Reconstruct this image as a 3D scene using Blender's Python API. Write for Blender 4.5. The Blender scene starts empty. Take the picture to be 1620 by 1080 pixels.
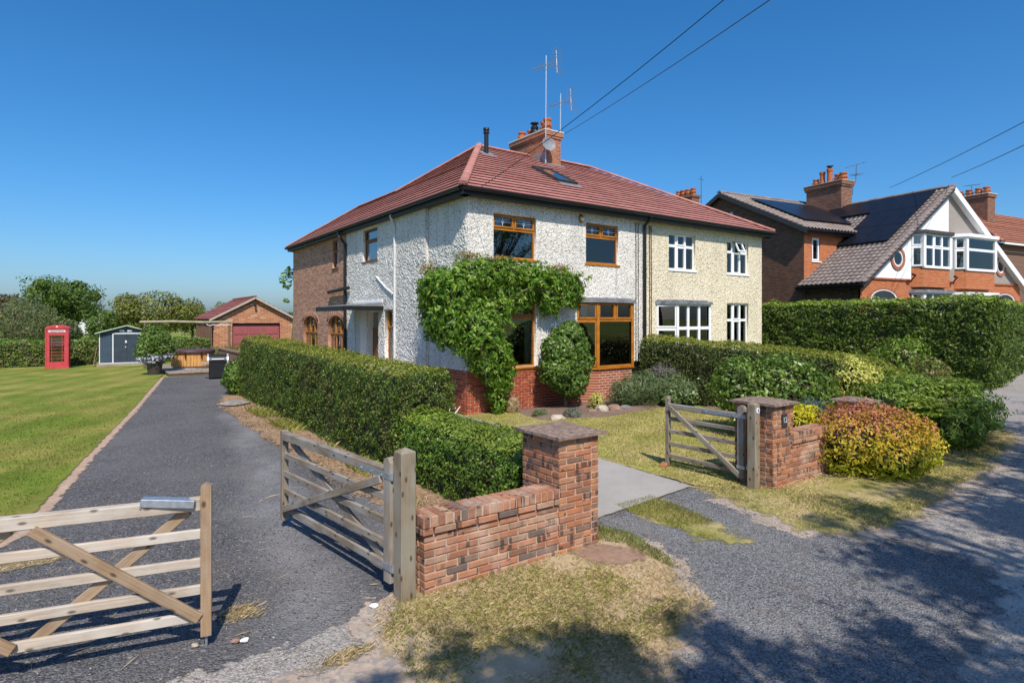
import bpy, bmesh, math, random
import numpy as np
from mathutils import Vector, Matrix
R = math.radians
rng = np.random.default_rng(11)
random.seed(11)
sc = bpy.context.scene
col = sc.collection

# ------------------------------------------------------------------ camera, sky, sun, exposure
YAW = 35.6
cam = bpy.data.cameras.new('camera')
cam.sensor_width = 36.0
cam.lens = 940.0 / 1620.0 * 36.0
cam.shift_y = -36.0 / 1620.0
cam.clip_end = 4000
camo = bpy.data.objects.new('camera', cam)
camo.location = (0, 0, 2.4)
camo.rotation_euler = (R(90), 0, R(-YAW))
col.objects.link(camo)
sc.camera = camo

SUN_EL = 49.0
SUN_H = Vector((0.38, 0.925, 0)).normalized()          # the way the light travels over the ground
w = bpy.data.worlds.new('World')
sc.world = w
w.use_nodes = True
wt = w.node_tree
sky = wt.nodes.new('ShaderNodeTexSky')
sky.sky_type = 'NISHITA'
sky.sun_disc = False
sky.sun_elevation = R(SUN_EL)
sky.sun_rotation = math.atan2(-SUN_H.x, -SUN_H.y)
sky.altitude = 0
sky.air_density = 1.0
sky.dust_density = 1.5
sky.ozone_density = 10.0
wt.nodes['Background'].inputs['Strength'].default_value = 0.136
hs = wt.nodes.new('ShaderNodeHueSaturation')
hs.inputs['Saturation'].default_value = 1.18
hs.inputs['Hue'].default_value = 0.496
wt.links.new(sky.outputs[0], hs.inputs['Color'])
wt.links.new(hs.outputs[0], wt.nodes['Background'].inputs['Color'])
sun = bpy.data.lights.new('sun', 'SUN')
sun.energy = 4.6
sun.angle = R(0.6)
sun.color = (1.0, 0.925, 0.81)
suno = bpy.data.objects.new('sun', sun)
ld = Vector((SUN_H.x * math.cos(R(SUN_EL)), SUN_H.y * math.cos(R(SUN_EL)), -math.sin(R(SUN_EL))))
suno.rotation_euler = ld.to_track_quat('-Z', 'Y').to_euler()
suno.location = (-8, -16, 20)
col.objects.link(suno)
sc.view_settings.view_transform = 'Standard'
sc.view_settings.look = 'None'
sc.view_settings.exposure = 0.2
sc.view_settings.gamma = 1.0
sc.render.engine = 'CYCLES'
sc.cycles.max_bounces = 8
sc.cycles.transparent_max_bounces = 16
sc.cycles.use_denoising = True

# ------------------------------------------------------------------ helpers
def tag(o, label=None, cat=None, group=None, kind=None):
    if label: o['label'] = label
    if cat: o['category'] = cat
    if group: o['group'] = group
    if kind: o['kind'] = kind
    return o

def thing(name, label, cat, loc=(0, 0, 0), rz=0.0, group=None):
    o = bpy.data.objects.new(name, None)
    o.empty_display_size = 0.2
    o.location = loc
    o.rotation_euler = (0, 0, rz)
    col.objects.link(o)
    return tag(o, label, cat, group)

def link(name, me, mat=None, parent=None, loc=None, rot=None):
    o = bpy.data.objects.new(name, me)
    if mat is not None and len(me.materials) == 0:
        me.materials.append(mat)
    col.objects.link(o)
    if parent is not None: o.parent = parent
    if loc is not None: o.location = loc
    if rot is not None: o.rotation_euler = rot
    return o

def smooth(o, flag=True):
    o.data.polygons.foreach_set('use_smooth', [flag] * len(o.data.polygons))
    return o

def fast_mesh(name, V, F):
    """V (n,3), F (m,k) arrays with one polygon size"""
    me = bpy.data.meshes.new(name)
    V = np.ascontiguousarray(V, dtype=np.float32); F = np.ascontiguousarray(F, dtype=np.int32)
    me.vertices.add(len(V)); me.vertices.foreach_set('co', V.ravel())
    k = F.shape[1]
    me.loops.add(F.size); me.loops.foreach_set('vertex_index', F.ravel())
    me.polygons.add(len(F)); me.polygons.foreach_set('loop_start', np.arange(0, F.size, k, dtype=np.int32))
    me.update(calc_edges=True)
    return me

def bevel_box(lx, ly, lz, c):
    v = []; idx = {}
    for sx in (-1, 1):
        for sy in (-1, 1):
            for sz in (-1, 1):
                idx[sx, sy, sz] = len(v)
                v += [(sx*lx/2, sy*(ly/2-c), sz*(lz/2-c)), (sx*(lx/2-c), sy*ly/2, sz*(lz/2-c)), (sx*(lx/2-c), sy*(ly/2-c), sz*lz/2)]
    f = []
    q = ((-1, -1), (1, -1), (1, 1), (-1, 1))
    for s in (-1, 1):
        o = q if s > 0 else q[::-1]
        f.append([idx[s, a, b] for a, b in o])
        f.append([idx[a, s, b]+1 for a, b in o[::-1]])
        f.append([idx[a, b, s]+2 for a, b in o])
    for a in (-1, 1):
        for b in (-1, 1):
            f.append([idx[a, b, -1], idx[a, b, 1], idx[a, b, 1]+1, idx[a, b, -1]+1])
            f.append([idx[a, -1, b], idx[a, 1, b], idx[a, 1, b]+2, idx[a, -1, b]+2])
            f.append([idx[-1, a, b]+1, idx[1, a, b]+1, idx[1, a, b]+2, idx[-1, a, b]+2])
            for c2 in (-1, 1):
                k = idx[a, b, c2]; f.append([k, k+1, k+2])
    return v, f

class MB:
    """collects shapes; build() links them as ONE mesh object"""
    def __init__(s): s.v = []; s.f = []
    def add(s, v, f, M=None):
        n = len(s.v)
        s.v += [tuple(M @ Vector(p)) for p in v] if M is not None else [tuple(p) for p in v]
        s.f += [[i+n for i in q] for q in f]
        return s
    def box(s, x0, x1, y0, y1, z0, z1, c=0.0):
        lx, ly, lz = abs(x1-x0), abs(y1-y0), abs(z1-z0)
        M = Matrix.Translation(((x0+x1)/2, (y0+y1)/2, (z0+z1)/2))
        if c <= 0: c = min(lx, ly, lz) * 0.02
        c = min(c, min(lx, ly, lz)*0.45)
        v, f = bevel_box(lx, ly, lz, c)
        return s.add(v, f, M)
    def obox(s, M, lx, ly, lz, c=0.004):
        v, f = bevel_box(lx, ly, lz, min(c, min(lx, ly, lz)*0.45)); return s.add(v, f, M)
    def bar(s, a, b, w, h, c=0.004, up=Vector((0, 0, 1))):
        """rectangular bar from a to b; w across, h along up"""
        a, b = Vector(a), Vector(b); x = (b-a); L = x.length; x.normalize()
        y = up.cross(x)
        if y.length < 1e-4: y = Vector((0, 1, 0)).cross(x)
        y.normalize(); z = x.cross(y)
        M = Matrix((x, y, z)).transposed().to_4x4(); M.translation = (a+b)/2
        return s.obox(M, L, w, h, c)
    def tube(s, pts, r, n=8, cap=True):
        pts = [Vector(p) for p in pts]
        rs = r if isinstance(r, (list, tuple)) else [r]*len(pts)
        ref = None; rings = []; v = []
        for i, p in enumerate(pts):
            t = (pts[min(i+1, len(pts)-1)] - pts[max(i-1, 0)]).normalized()
            if ref is None:
                ref = Vector((0, 0, 1)) if abs(t.z) < .9 else Vector((1, 0, 0))
            a = t.cross(ref).normalized(); b = t.cross(a).normalized(); ref = -b if False else b.cross(t) if False else ref
            for k in range(n):
                an = 2*math.pi*k/n
                v.append(p + (a*math.cos(an) + b*math.sin(an))*rs[i])
        f = []
        for i in range(len(pts)-1):
            for k in range(n):
                f.append([i*n+k, i*n+(k+1) % n, (i+1)*n+(k+1) % n, (i+1)*n+k])
        if cap:
            f.append(list(range(n))[::-1]); f.append([(len(pts)-1)*n+k for k in range(n)])
        return s.add(v, f)
    def lathe(s, prof, n=20, M=None, cap=True):
        v = []; f = []
        for r, z in prof:
            for k in range(n):
                an = 2*math.pi*k/n; v.append((r*math.cos(an), r*math.sin(an), z))
        for i in range(len(prof)-1):
            for k in range(n):
                f.append([i*n+k, i*n+(k+1) % n, (i+1)*n+(k+1) % n, (i+1)*n+k])
        if cap:
            f.append(list(range(n))[::-1]); f.append([(len(prof)-1)*n+k for k in range(n)])
        return s.add(v, f, M)
    def prism(s, poly, axis, a, b):
        """poly of 2-D points extruded along axis 0/1/2 from a to b"""
        n = len(poly); v = []
        for t in (a, b):
            for p in poly:
                q = [p[0], p[1]]; q.insert(axis, t); v.append(q)
        f = [list(range(n))[::-1], [n+i for i in range(n)]] + [[i, (i+1) % n, n+(i+1) % n, n+i] for i in range(n)]
        return s.add(v, f)
    def mesh(s, name):
        me = bpy.data.meshes.new(name); me.from_pydata(s.v, [], s.f); me.update()
        bm = bmesh.new(); bm.from_mesh(me); bmesh.ops.recalc_face_normals(bm, faces=bm.faces); bm.to_mesh(me); bm.free()
        return me
    def build(s, name, mat, parent=None, loc=None, rot=None, sm=False):
        o = link(name, s.mesh(name), mat, parent, loc, rot)
        if sm: smooth(o)
        return o

# value noise in numpy
def _h(i, j, k, seed):
    n = (i.astype(np.int64)*374761393 + j.astype(np.int64)*668265263 + k.astype(np.int64)*2147483647 + seed*974634777) & 0xffffffff
    n = ((n ^ (n >> 13))*1274126177) & 0xffffffff
    return ((n ^ (n >> 16)) & 0xffffff)/float(0xffffff)
def vnoise(x, y, z=None, seed=0):
    x = np.asarray(x, float); y = np.asarray(y, float)
    z = np.zeros_like(x) if z is None else np.asarray(z, float)
    i, j, k = np.floor(x), np.floor(y), np.floor(z)
    fx, fy, fz = x-i, y-j, z-k
    fx = fx*fx*(3-2*fx); fy = fy*fy*(3-2*fy); fz = fz*fz*(3-2*fz)
    r = 0
    for a in (0, 1):
        for b in (0, 1):
            for c in (0, 1):
                r = r + _h(i+a, j+b, k+c, seed)*(fx if a else 1-fx)*(fy if b else 1-fy)*(fz if c else 1-fz)
    return r
def fbm(x, y, z=None, seed=0, oct=3):
    r = 0; a = .5; s = 0
    for o in range(oct):
        k = 2.0**o
        r = r + a*vnoise(np.asarray(x)*k, np.asarray(y)*k, None if z is None else np.asarray(z)*k, seed+o); s += a; a *= .5
    return r/s
def worley(x, y, seed=0):
    i, j = np.floor(x), np.floor(y); d = np.full(np.shape(x), 9.0)
    for a in (-1, 0, 1):
        for b in (-1, 0, 1):
            px = i+a+_h(i+a, j+b, i*0, seed); py = j+b+_h(i+a, j+b, i*0+1, seed)
            d = np.minimum(d, (px-x)**2+(py-y)**2)
    return np.sqrt(d)

# ------------------------------------------------------------------ materials
def N(t, typ, _at=None, **kw):
    n = t.nodes.new('ShaderNode'+typ)
    for k, v in (_at or {}).items(): setattr(n, k, v)
    for k, v in kw.items():
        s = n.inputs[k.replace('_', ' ')] if not k.startswith('i') or not k[1:].isdigit() else n.inputs[int(k[1:])]
        if isinstance(v, bpy.types.NodeSocket): t.links.new(v, s)
        else: s.default_value = v
    return n
def c4(c): return (*c, 1.0) if len(c) == 3 else c
def ramp(t, fac, stops, mode='LINEAR'):
    n = t.nodes.new('ShaderNodeValToRGB'); n.color_ramp.interpolation = mode
    e = n.color_ramp.elements
    while len(e) > len(stops): e.remove(e[-1])
    while len(e) < len(stops): e.new(0.5)
    for q, (p, c) in zip(e, stops):
        q.position = p; q.color = c4(c) if not isinstance(c, (int, float)) else (c, c, c, 1)
    t.links.new(fac, n.inputs[0]); return n.outputs[0]
def mixc(t, fac, a, b, blend='MIX'):
    n = t.nodes.new('ShaderNodeMix'); n.data_type = 'RGBA'; n.blend_type = blend
    for i, v in ((0, fac), (6, a), (7, b)):
        if isinstance(v, bpy.types.NodeSocket): t.links.new(v, n.inputs[i])
        else: n.inputs[i].default_value = c4(v) if i else v
    return n.outputs[2]
def mth(t, op, a, b=0.0, clamp=False):
    n = t.nodes.new('ShaderNodeMath'); n.operation = op; n.use_clamp = clamp
    for i, v in ((0, a), (1, b)):
        if isinstance(v, bpy.types.NodeSocket): t.links.new(v, n.inputs[i])
        else: n.inputs[i].default_value = v
    return n.outputs[0]
def coords(t, scale=(1, 1, 1), kind='Object', rot=(0, 0, 0)):
    tc = t.nodes.new('ShaderNodeTexCoord')
    m = N(t, 'Mapping', Vector=tc.outputs[kind], Scale=scale, Rotation=rot)
    return m.outputs[0]
def noise(t, vec, scale, detail=3.0, rough=.55, dist=0.0):
    return N(t, 'TexNoise', Vector=vec, Scale=scale, Detail=detail, Roughness=rough, Distortion=dist).outputs[0]
def newmat(name):
    m = bpy.data.materials.new(name); m.use_nodes = True; t = m.node_tree
    for n in list(t.nodes): t.nodes.remove(n)
    return m, t
def finish(t, shader):
    o = t.nodes.new('ShaderNodeOutputMaterial'); t.links.new(shader, o.inputs[0])
def bsdf(t, color, rough=.8, spec=.3, bump=None, bstr=.5, bdist=.01, metal=0.0):
    p = t.nodes.new('ShaderNodeBsdfPrincipled')
    for k, v in (('Base Color', color), ('Roughness', rough), ('Specular IOR Level', spec), ('Metallic', metal)):
        if isinstance(v, bpy.types.NodeSocket): t.links.new(v, p.inputs[k])
        else: p.inputs[k].default_value = c4(v) if k == 'Base Color' else v
    if bump is not None:
        b = N(t, 'Bump', Strength=bstr, Distance=bdist, Height=bump); t.links.new(b.outputs[0], p.inputs['Normal'])
    return p.outputs[0]
MAT = {}
def plain(name, color, rough=.6, spec=.3, var=.12, scale=6.0, metal=0.0, bump=.15):
    if name in MAT: return MAT[name]
    m, t = newmat(name); v = coords(t); n = noise(t, v, scale, 4)
    a = tuple(c*(1-var) for c in color); b = tuple(min(1, c*(1+var)) for c in color)
    finish(t, bsdf(t, ramp(t, n, [(.3, a), (.7, b)]), rough, spec, noise(t, v, scale*6, 2), bump, .003, metal)); MAT[name] = m; return m

def m_render(name, base, dirt_pitshade):
    m, t = newmat(name); v = coords(t, kind='Object')
    big = noise(t, v, .6, 4); fine = noise(t, v, 26, 4, .7); streak = noise(t, coords(t, (3, 3, .22)), 2.4, 5)
    c = mixc(t, mth(t, 'MULTIPLY', ramp(t, big, [(.45, 0.0), (.75, 1.0)]), .35), base, dirt_pitshade)
    c = mixc(t, mth(t, 'MULTIPLY', ramp(t, streak, [(.5, 0.0), (.75, 1.0)]), .5), c, dirt_pitshade)
    c = mixc(t, ramp(t, noise(t, v, 34, 3, .6), [(.36, .95), (.45, 0.0)]), c, tuple(x*.3 for x in dirt_pitshade))  # self-shadow in the roughcast pits, painted as dark specks
    finish(t, bsdf(t, c, .95, .15, noise(t, v, 34, 3, .6), 1.0, .03)); return m

def m_brick(name, cols, mortar, axis='X', scale=1.0, bump=.6, patches=None):
    """far brickwork; axis X: wall runs along x, Y: along y"""
    m, t = newmat(name)
    tc = t.nodes.new('ShaderNodeTexCoord'); s = N(t, 'SeparateXYZ', Vector=tc.outputs['Object'])
    if axis == 'X': hx = s.outputs[0]
    elif axis == 'Y': hx = s.outputs[1]
    else: hx = mth(t, 'ADD', s.outputs[0], s.outputs[1])
    v = N(t, 'CombineXYZ', X=hx, Y=s.outputs[2]).outputs[0]
    b = N(t, 'TexBrick', {'offset': .5, 'squash': 1.0}, Vector=v, Scale=1.0, Mortar_Size=.012, Mortar_Smooth=.1, Bias=0.0, Brick_Width=.225*scale, Row_Height=.075*scale,
          Color1=(0, 0, 0, 1), Color2=(1, 1, 1, 1), Mortar=(.5, .5, .5, 1))
    n2 = noise(t, tc.outputs['Object'], 1.3, 5, .65)
    k = mth(t, 'ADD', mth(t, 'MULTIPLY', b.outputs[0], .75), mth(t, 'MULTIPLY', n2, .3))
    c = ramp(t, k, cols)
    fine = noise(t, tc.outputs['Object'], 30, 3)
    c = mixc(t, .35, c, ramp(t, fine, [(.3, .55), (.7, 1.0)]), 'MULTIPLY')
    c = mixc(t, b.outputs[1], c, mortar)
    finish(t, bsdf(t, c, .9, .15, mth(t, 'SUBTRACT', mth(t, 'MULTIPLY', fine, .25), b.outputs[1]), bump, .012)); return m

def m_brick_piece(name, cols, pale=None, dark=.5):
    """one brick: its own tone by object, kiln marks and smears of lime"""
    m, t = newmat(name)
    oi = t.nodes.new('ShaderNodeObjectInfo')
    tc = t.nodes.new('ShaderNodeTexCoord')
    g = N(t, 'VectorMath', {'operation': 'ADD'}, i0=tc.outputs['Object'], i1=oi.outputs['Location']).outputs[0]
    c = ramp(t, oi.outputs['Random'], cols)
    n = noise(t, g, 14, 5, .65)
    c = mixc(t, .5, c, ramp(t, n, [(.3, .55), (.65, 1.1)]), 'MULTIPLY')
    if dark:
        # bands burnt dark across some faces
        vv = N(t, 'Mapping', Vector=g, Scale=(1, 1, .35)).outputs[0]
        vo = N(t, 'TexVoronoi', {'feature': 'F1', 'distance': 'CHEBYCHEV'}, Vector=vv, Scale=15.0)
        bandm = mth(t, 'MULTIPLY', ramp(t, vo.outputs['Distance'], [(.26, 1.0), (.36, 0.0)]), ramp(t, N(t, 'TexWhiteNoise', {'noise_dimensions': '1D'}, W=mth(t, 'MULTIPLY', oi.outputs['Random'], 91.0)).outputs[0], [(.42, 0.0), (.5, 1.0)]))
        c = mixc(t, mth(t, 'MULTIPLY', bandm, dark), c, (.045, .036, .034))
    if pale:
        pn = noise(t, g, 3.1, 4)
        c = mixc(t, mth(t, 'MULTIPLY', ramp(t, pn, [(.5, 0.0), (.72, 1.0)]), .6), c, pale)
    finish(t, bsdf(t, c, .92, .2, noise(t, g, 60, 4, .7), .5, .004)); return m

def m_wood(name, a, b, scale=1.0, rough=.75, knots=True, grey=None):
    m, t = newmat(name)
    oi = t.nodes.new('ShaderNodeObjectInfo')
    tc = t.nodes.new('ShaderNodeTexCoord')
    off = N(t, 'VectorMath', {'operation': 'SCALE'}, i0=(7.0, 3.0, 5.0), Scale=mth(t, 'MULTIPLY', oi.outputs['Random'], 9.0)).outputs[0]
    g = N(t, 'VectorMath', {'operation': 'ADD'}, i0=tc.outputs['Object'], i1=off).outputs[0]
    st = N(t, 'Mapping', Vector=g, Scale=(1.5*scale, 46*scale, 46*scale)).outputs[0]
    gr = noise(t, st, 1.6, 6, .65, .4)
    c = ramp(t, gr, [(.28, a), (.68, b)])
    blot = noise(t, N(t, 'Mapping', Vector=g, Scale=(2.2, 7, 7)).outputs[0], 1.0, 4)
    c = mixc(t, .75, c, ramp(t, blot, [(.3, .55), (.7, 1.12)]), 'MULTIPLY')
    if grey:
        c = mixc(t, ramp(t, noise(t, N(t, 'Mapping', Vector=g, Scale=(3, 5, 5)).outputs[0], 1.1, 3), [(.42, 0.0), (.66, .85)]), c, grey)
    if knots:
        sx = N(t, 'SeparateXYZ', Vector=g)
        vo = N(t, 'TexVoronoi', {'voronoi_dimensions': '2D'}, Vector=N(t, 'CombineXYZ', X=mth(t, 'MULTIPLY', sx.outputs[0], 3.6), Y=mth(t, 'MULTIPLY', mth(t, 'ADD', sx.outputs[2], mth(t, 'MULTIPLY', sx.outputs[1], .7)), 8.0)).outputs[0], Scale=1.0)
        c = mixc(t, ramp(t, vo.outputs['Distance'], [(.05, .9), (.12, 0.0)]), c, tuple(x*.32 for x in a))
    c = mixc(t, .22, c, ramp(t, oi.outputs['Random'], [(0, .75), (1, 1.2)]), 'MULTIPLY')
    finish(t, bsdf(t, c, rough, .25, gr, .55, .004)); return m

def m_leaf(name, cols, trans=.3, rough=.45, spec=.35, clump=None, zramp=None, tint=(.9, 1.0, .25), dead=None):
    m, t = newmat(name)
    geo = t.nodes.new('ShaderNodeNewGeometry')
    tc = t.nodes.new('ShaderNodeTexCoord')
    r = geo.outputs['Random Per Island']
    if zramp:
        z = N(t, 'SeparateXYZ', Vector=tc.outputs['Object']).outputs[2]
        nz = noise(t, tc.outputs['Object'], 3.0, 3)
        k = mth(t, 'ADD', mth(t, 'MULTIPLY', mth(t, 'ADD', z, mth(t, 'MULTIPLY', mth(t, 'SUBTRACT', nz, .5), .9)), 1.0/zramp[0]), mth(t, 'MULTIPLY', mth(t, 'SUBTRACT', r, .5), .55))
        c = ramp(t, k, zramp[1])
        c = mixc(t, .6, c, ramp(t, r, cols), 'MULTIPLY')
    else:
        c = ramp(t, r, cols)
    cl = noise(t, tc.outputs['Object'], 1.4, 3)
    c = mixc(t, .7, c, ramp(t, cl, [(.3, clump[0] if clump else .7), (.7, clump[1] if clump else 1.25)]), 'MULTIPLY')
    if dead:
        c = mixc(t, mth(t, 'MULTIPLY', ramp(t, noise(t, tc.outputs['Object'], 1.1, 4, .65), [(.52, 0.0), (.70, 1.0)]), ramp(t, r, [(.25, 0.0), (.45, .8)])), c, dead)
    p = bsdf(t, c, rough, spec)
    tr = N(t, 'BsdfTranslucent', Color=mixc(t, .5, c, tint, 'MULTIPLY')).outputs[0]
    mx = N(t, 'MixShader', i0=trans, i1=p, i2=tr)
    finish(t, mx.outputs[0]); return m

def m_glass(name, tint=(.72, .76, .76), refl=.045):
    m, t = newmat(name)
    lw = N(t, 'Fresnel', IOR=1.5)
    v = coords(t)
    wob = N(t, 'Bump', Strength=.03, Distance=.05, Height=noise(t, v, 1.2, 1))
    gl = N(t, 'BsdfGlossy', Color=(1, 1, 1, 1), Roughness=.01, Normal=wob.outputs[0])
    tr = N(t, 'BsdfTransparent', Color=c4(tint))
    f = mth(t, 'ADD', lw.outputs[0], refl, True)
    finish(t, N(t, 'MixShader', i0=f, i1=tr.outputs[0], i2=gl.outputs[0]).outputs[0]); return m

def m_sheet(name, color_fn, rough=.95, spec=.1, edge_amp=.22, edge_scale=5.0, bstr=.6, bdist=.02, soft=12.0):
    """a ground sheet whose edge breaks up raggedly (attribute edge = distance inside its outline)"""
    m, t = newmat(name)
    v = coords(t, kind='Object')
    c, h = color_fn(t, v)
    s = bsdf(t, c, rough, spec, h, bstr, bdist)
    at = N(t, 'Attribute', {'attribute_name': 'edge'})
    e = noise(t, v, edge_scale, 5, .7)
    k = mth(t, 'ADD', at.outputs['Fac'], mth(t, 'MULTIPLY', mth(t, 'SUBTRACT', e, .5), edge_amp*2))
    k = ramp(t, mth(t, 'ADD', mth(t, 'MULTIPLY', k, soft), .5), [(.3, 0.0), (.7, 1.0)])
    tr = t.nodes.new('ShaderNodeBsdfTransparent')
    finish(t, N(t, 'MixShader', i0=k, i1=tr.outputs[0], i2=s).outputs[0]); return m

# colours for ground sheets
def col_gravel(base, light, warm=.2, track=None, con=1.0):
    def fn(t, v):
        vo = N(t, 'TexVoronoi', {'feature': 'F1'}, Vector=v, Scale=62.0)
        vo2 = N(t, 'TexVoronoi', {'feature': 'F1'}, Vector=v, Scale=38.0)
        r1 = N(t, 'SeparateColor', Color=vo.outputs['Color']).outputs[0]
        r2 = N(t, 'SeparateColor', Color=vo2.outputs['Color']).outputs[1]
        c = mixc(t, ramp(t, r1, [(.0, 0.0), (1, 1.0)]), tuple(x*(1-.55*con) for x in base), tuple(x*(1+.45*con) for x in base))
        c = mixc(t, ramp(t, r2, [(.93, 0.0), (.97, .8)]), c, (.33, .31, .29))
        big = noise(t, v, .55, 5, .6)
        c = mixc(t, ramp(t, big, [(.4, 0.0), (.72, .65)]), c, light)
        dust = noise(t, v, 2.3, 5, .7)
        c = mixc(t, mth(t, 'MULTIPLY', ramp(t, dust, [(.52, 0.0), (.75, 1.0)]), warm), c, (.24, .165, .11))
        d = ramp(t, vo.outputs['Distance'], [(.0, 1.0), (.6, 0.0)])
        c = mixc(t, .6*con, c, ramp(t, vo.outputs['Distance'], [(.28, 1.0), (.65, .4)]), 'MULTIPLY')  # shade in the gaps between stones, painted into the colour
        if track:      # pale wheel tracks worn along the way; track = (direction angle, offset, spacing)
            q = N(t, 'SeparateXYZ', Vector=N(t, 'Mapping', Vector=v, Rotation=(0, 0, R(track[0]))).outputs[0]).outputs[0]
            q = mth(t, 'ADD', q, mth(t, 'MULTIPLY', mth(t, 'SUBTRACT', noise(t, v, .35, 2), .5), 1.2))
            wv = mth(t, 'ABSOLUTE', mth(t, 'SUBTRACT', mth(t, 'ABSOLUTE', mth(t, 'SUBTRACT', q, track[1])), track[2]))
            k = mth(t, 'MULTIPLY', ramp(t, wv, [(.10, 1.0), (.55, 0.0)]), ramp(t, noise(t, v, 1.3, 4, .7), [(.35, .25), (.65, .85)]))
            c = mixc(t, k, c, tuple(min(1, x*1.12+.01) for x in light))
        return c, mth(t, 'ADD', d, mth(t, 'MULTIPLY', ramp(t, vo2.outputs['Distance'], [(0, 1.0), (.6, 0.0)]), .8))
    return fn
def col_grass(greens, straw, k=.5, patch=.9, stripes=None):
    def fn(t, v):
        f = noise(t, N(t, 'Mapping', Vector=v, Scale=(1, 1, 1)).outputs[0], 60, 4, .75)
        c = ramp(t, f, [(.3, greens[0]), (.55, greens[1]), (.75, greens[2])])
        b = noise(t, v, patch, 6, .68)
        c = mixc(t, ramp(t, b, [(k-.1, 0.0), (k+.14, .85)]), c, straw)
        c = mixc(t, .5, c, ramp(t, noise(t, v, 7, 4, .7), [(.3, .65), (.7, 1.2)]), 'MULTIPLY')
        if stripes:
            wv = N(t, 'TexWave', {'bands_direction': 'X'}, Vector=N(t, 'Mapping', Vector=v, Rotation=(0, 0, R(stripes))).outputs[0], Scale=.28, Distortion=1.6, Detail=2.0, Detail_Scale=.5)
            c = mixc(t, .55, c, ramp(t, wv.outputs[1], [(.3, .8), (.7, 1.12)]), 'MULTIPLY')
        return c, f
    return fn
def col_soil(a, b, litter=None):
    def fn(t, v):
        f = noise(t, v, 18, 6, .7); c = ramp(t, f, [(.3, a), (.7, b)])
        if litter:
            vo = N(t, 'TexVoronoi', {'feature': 'F1'}, Vector=v, Scale=28.0)
            c = mixc(t, ramp(t, N(t, 'SeparateColor', Color=vo.outputs['Color']).outputs[0], [(.6, 0.0), (.8, .8)]), c, litter)
        c = mixc(t, .5, c, ramp(t, noise(t, v, 1.5, 5), [(.3, .7), (.7, 1.2)]), 'MULTIPLY')
        return c, f
    return fn
def col_concrete(a):
    def fn(t, v):
        f = noise(t, v, 40, 5, .7); b = noise(t, v, 1.2, 5, .65)
        c = mixc(t, .5, ramp(t, f, [(.3, tuple(x*.88 for x in a)), (.7, tuple(x*1.1 for x in a))]), ramp(t, b, [(.3, .78), (.7, 1.15)]), 'MULTIPLY')
        return c, f
    return fn

# ------------------------------------------------------------------ material set
WHITE_RENDER = m_render('white_roughcast', (.795, .765, .71), (.42, .40, .36))
CREAM_RENDER = m_render('cream_roughcast', (.80, .715, .54), (.52, .45, .32))
SMOOTH_WHITE = plain('white_paint', (.78, .77, .74), .6, .3, .06, 3)
UPVC = plain('white_frame_plastic', (.80, .81, .82), .35, .4, .03, 3, bump=.02)
OAK = m_wood('golden_oak_frame', (.36, .125, .014), (.52, .205, .028), .6, .4, False)
BLACK = plain('black_plastic', (.011, .012, .014), .45, .4, .2)
GREYMETAL = plain('galvanised_steel', (.42, .45, .49), .4, .5, .2, 25, .7)
LEAD = plain('lead_flashing', (.19, .195, .21), .6, .4, .3, 5)
SLATE = plain('slate_plaque', (.03, .032, .036), .5, .4, .2)
MORTAR = plain('mortar', (.44, .35, .28), .95, .1, .25, 14, bump=.5)
GLASS = m_glass('window_glass')
CURTAIN = plain('curtain_cloth', (.42, .38, .32), .9, .1, .1, 8)
NET = plain('net_curtain', (.62, .66, .72), .9, .1, .1, 20)
INTERIOR = plain('room_interior', (.045, .036, .03), .9, .1, .2, 2)
PLINTH_BRICK = m_brick_piece('red_plinth_brick', [(0, (.27, .065, .034)), (.5, (.37, .095, .047)), (1, (.45, .14, .075))], None, 0)
PLINTH_MORTAR = plain('pale_mortar', (.56, .42, .34), .95, .1, .2, 14, bump=.4)
GARDEN_BRICK = m_brick_piece('mixed_stock_brick', [(0, (.21, .11, .075)), (.2, (.36, .16, .095)), (.45, (.44, .20, .115)), (.7, (.40, .24, .16)), (.85, (.15, .11, .095)), (1, (.47, .29, .19))], (.55, .44, .36), .8)
PILLAR_BRICK = m_brick_piece('orange_stock_brick', [(0, (.29, .12, .07)), (.3, (.42, .175, .09)), (.6, (.47, .21, .105)), (.8, (.18, .105, .08)), (1, (.40, .20, .12))], (.47, .31, .20), .78)
EXT_BRICK = m_brick('extension_brick', [(0, (.15, .08, .055)), (.3, (.36, .165, .10)), (.65, (.48, .24, .155)), (1, (.58, .34, .23))], (.46, .31, .23), 'Y')
GARAGE_BRICK = m_brick('garage_brick', [(0, (.30, .10, .05)), (.45, (.44, .165, .07)), (.8, (.50, .22, .10)), (1, (.62, .45, .32))], (.46, .33, .24), 'X', 1.6)
ORANGE_BRICK = m_brick('bright_orange_brick', [(0, (.40, .09, .028)), (.6, (.52, .14, .045)), (1, (.56, .19, .07))], (.42, .22, .13), 'X')
DARK_BRICK = m_brick('dark_brown_brick', [(0, (.10, .048, .033)), (.5, (.18, .082, .052)), (1, (.26, .125, .08))], (.19, .125, .09), 'Y')
CHIMNEY_BRICK = m_brick('chimney_brick', [(0, (.20, .06, .035)), (.5, (.34, .11, .055)), (1, (.42, .17, .09))], (.36, .24, .17), 'Z')
OLD_CHIMNEY_BRICK = m_brick('old_chimney_brick', [(0, (.12, .055, .04)), (.5, (.21, .09, .06)), (1, (.30, .15, .10))], (.24, .16, .12), 'Z')
TERRACOTTA = plain('terracotta_pot', (.42, .135, .055), .8, .2, .25, 6)
STONE_CAP = plain('weathered_coping_stone', (.225, .165, .135), .95, .1, .45, 18, bump=.6)
OLDWOOD = m_wood('weathered_gate_wood', (.15, .115, .085), (.33, .27, .205), 1.0, .85, True, (.30, .28, .255))
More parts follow.
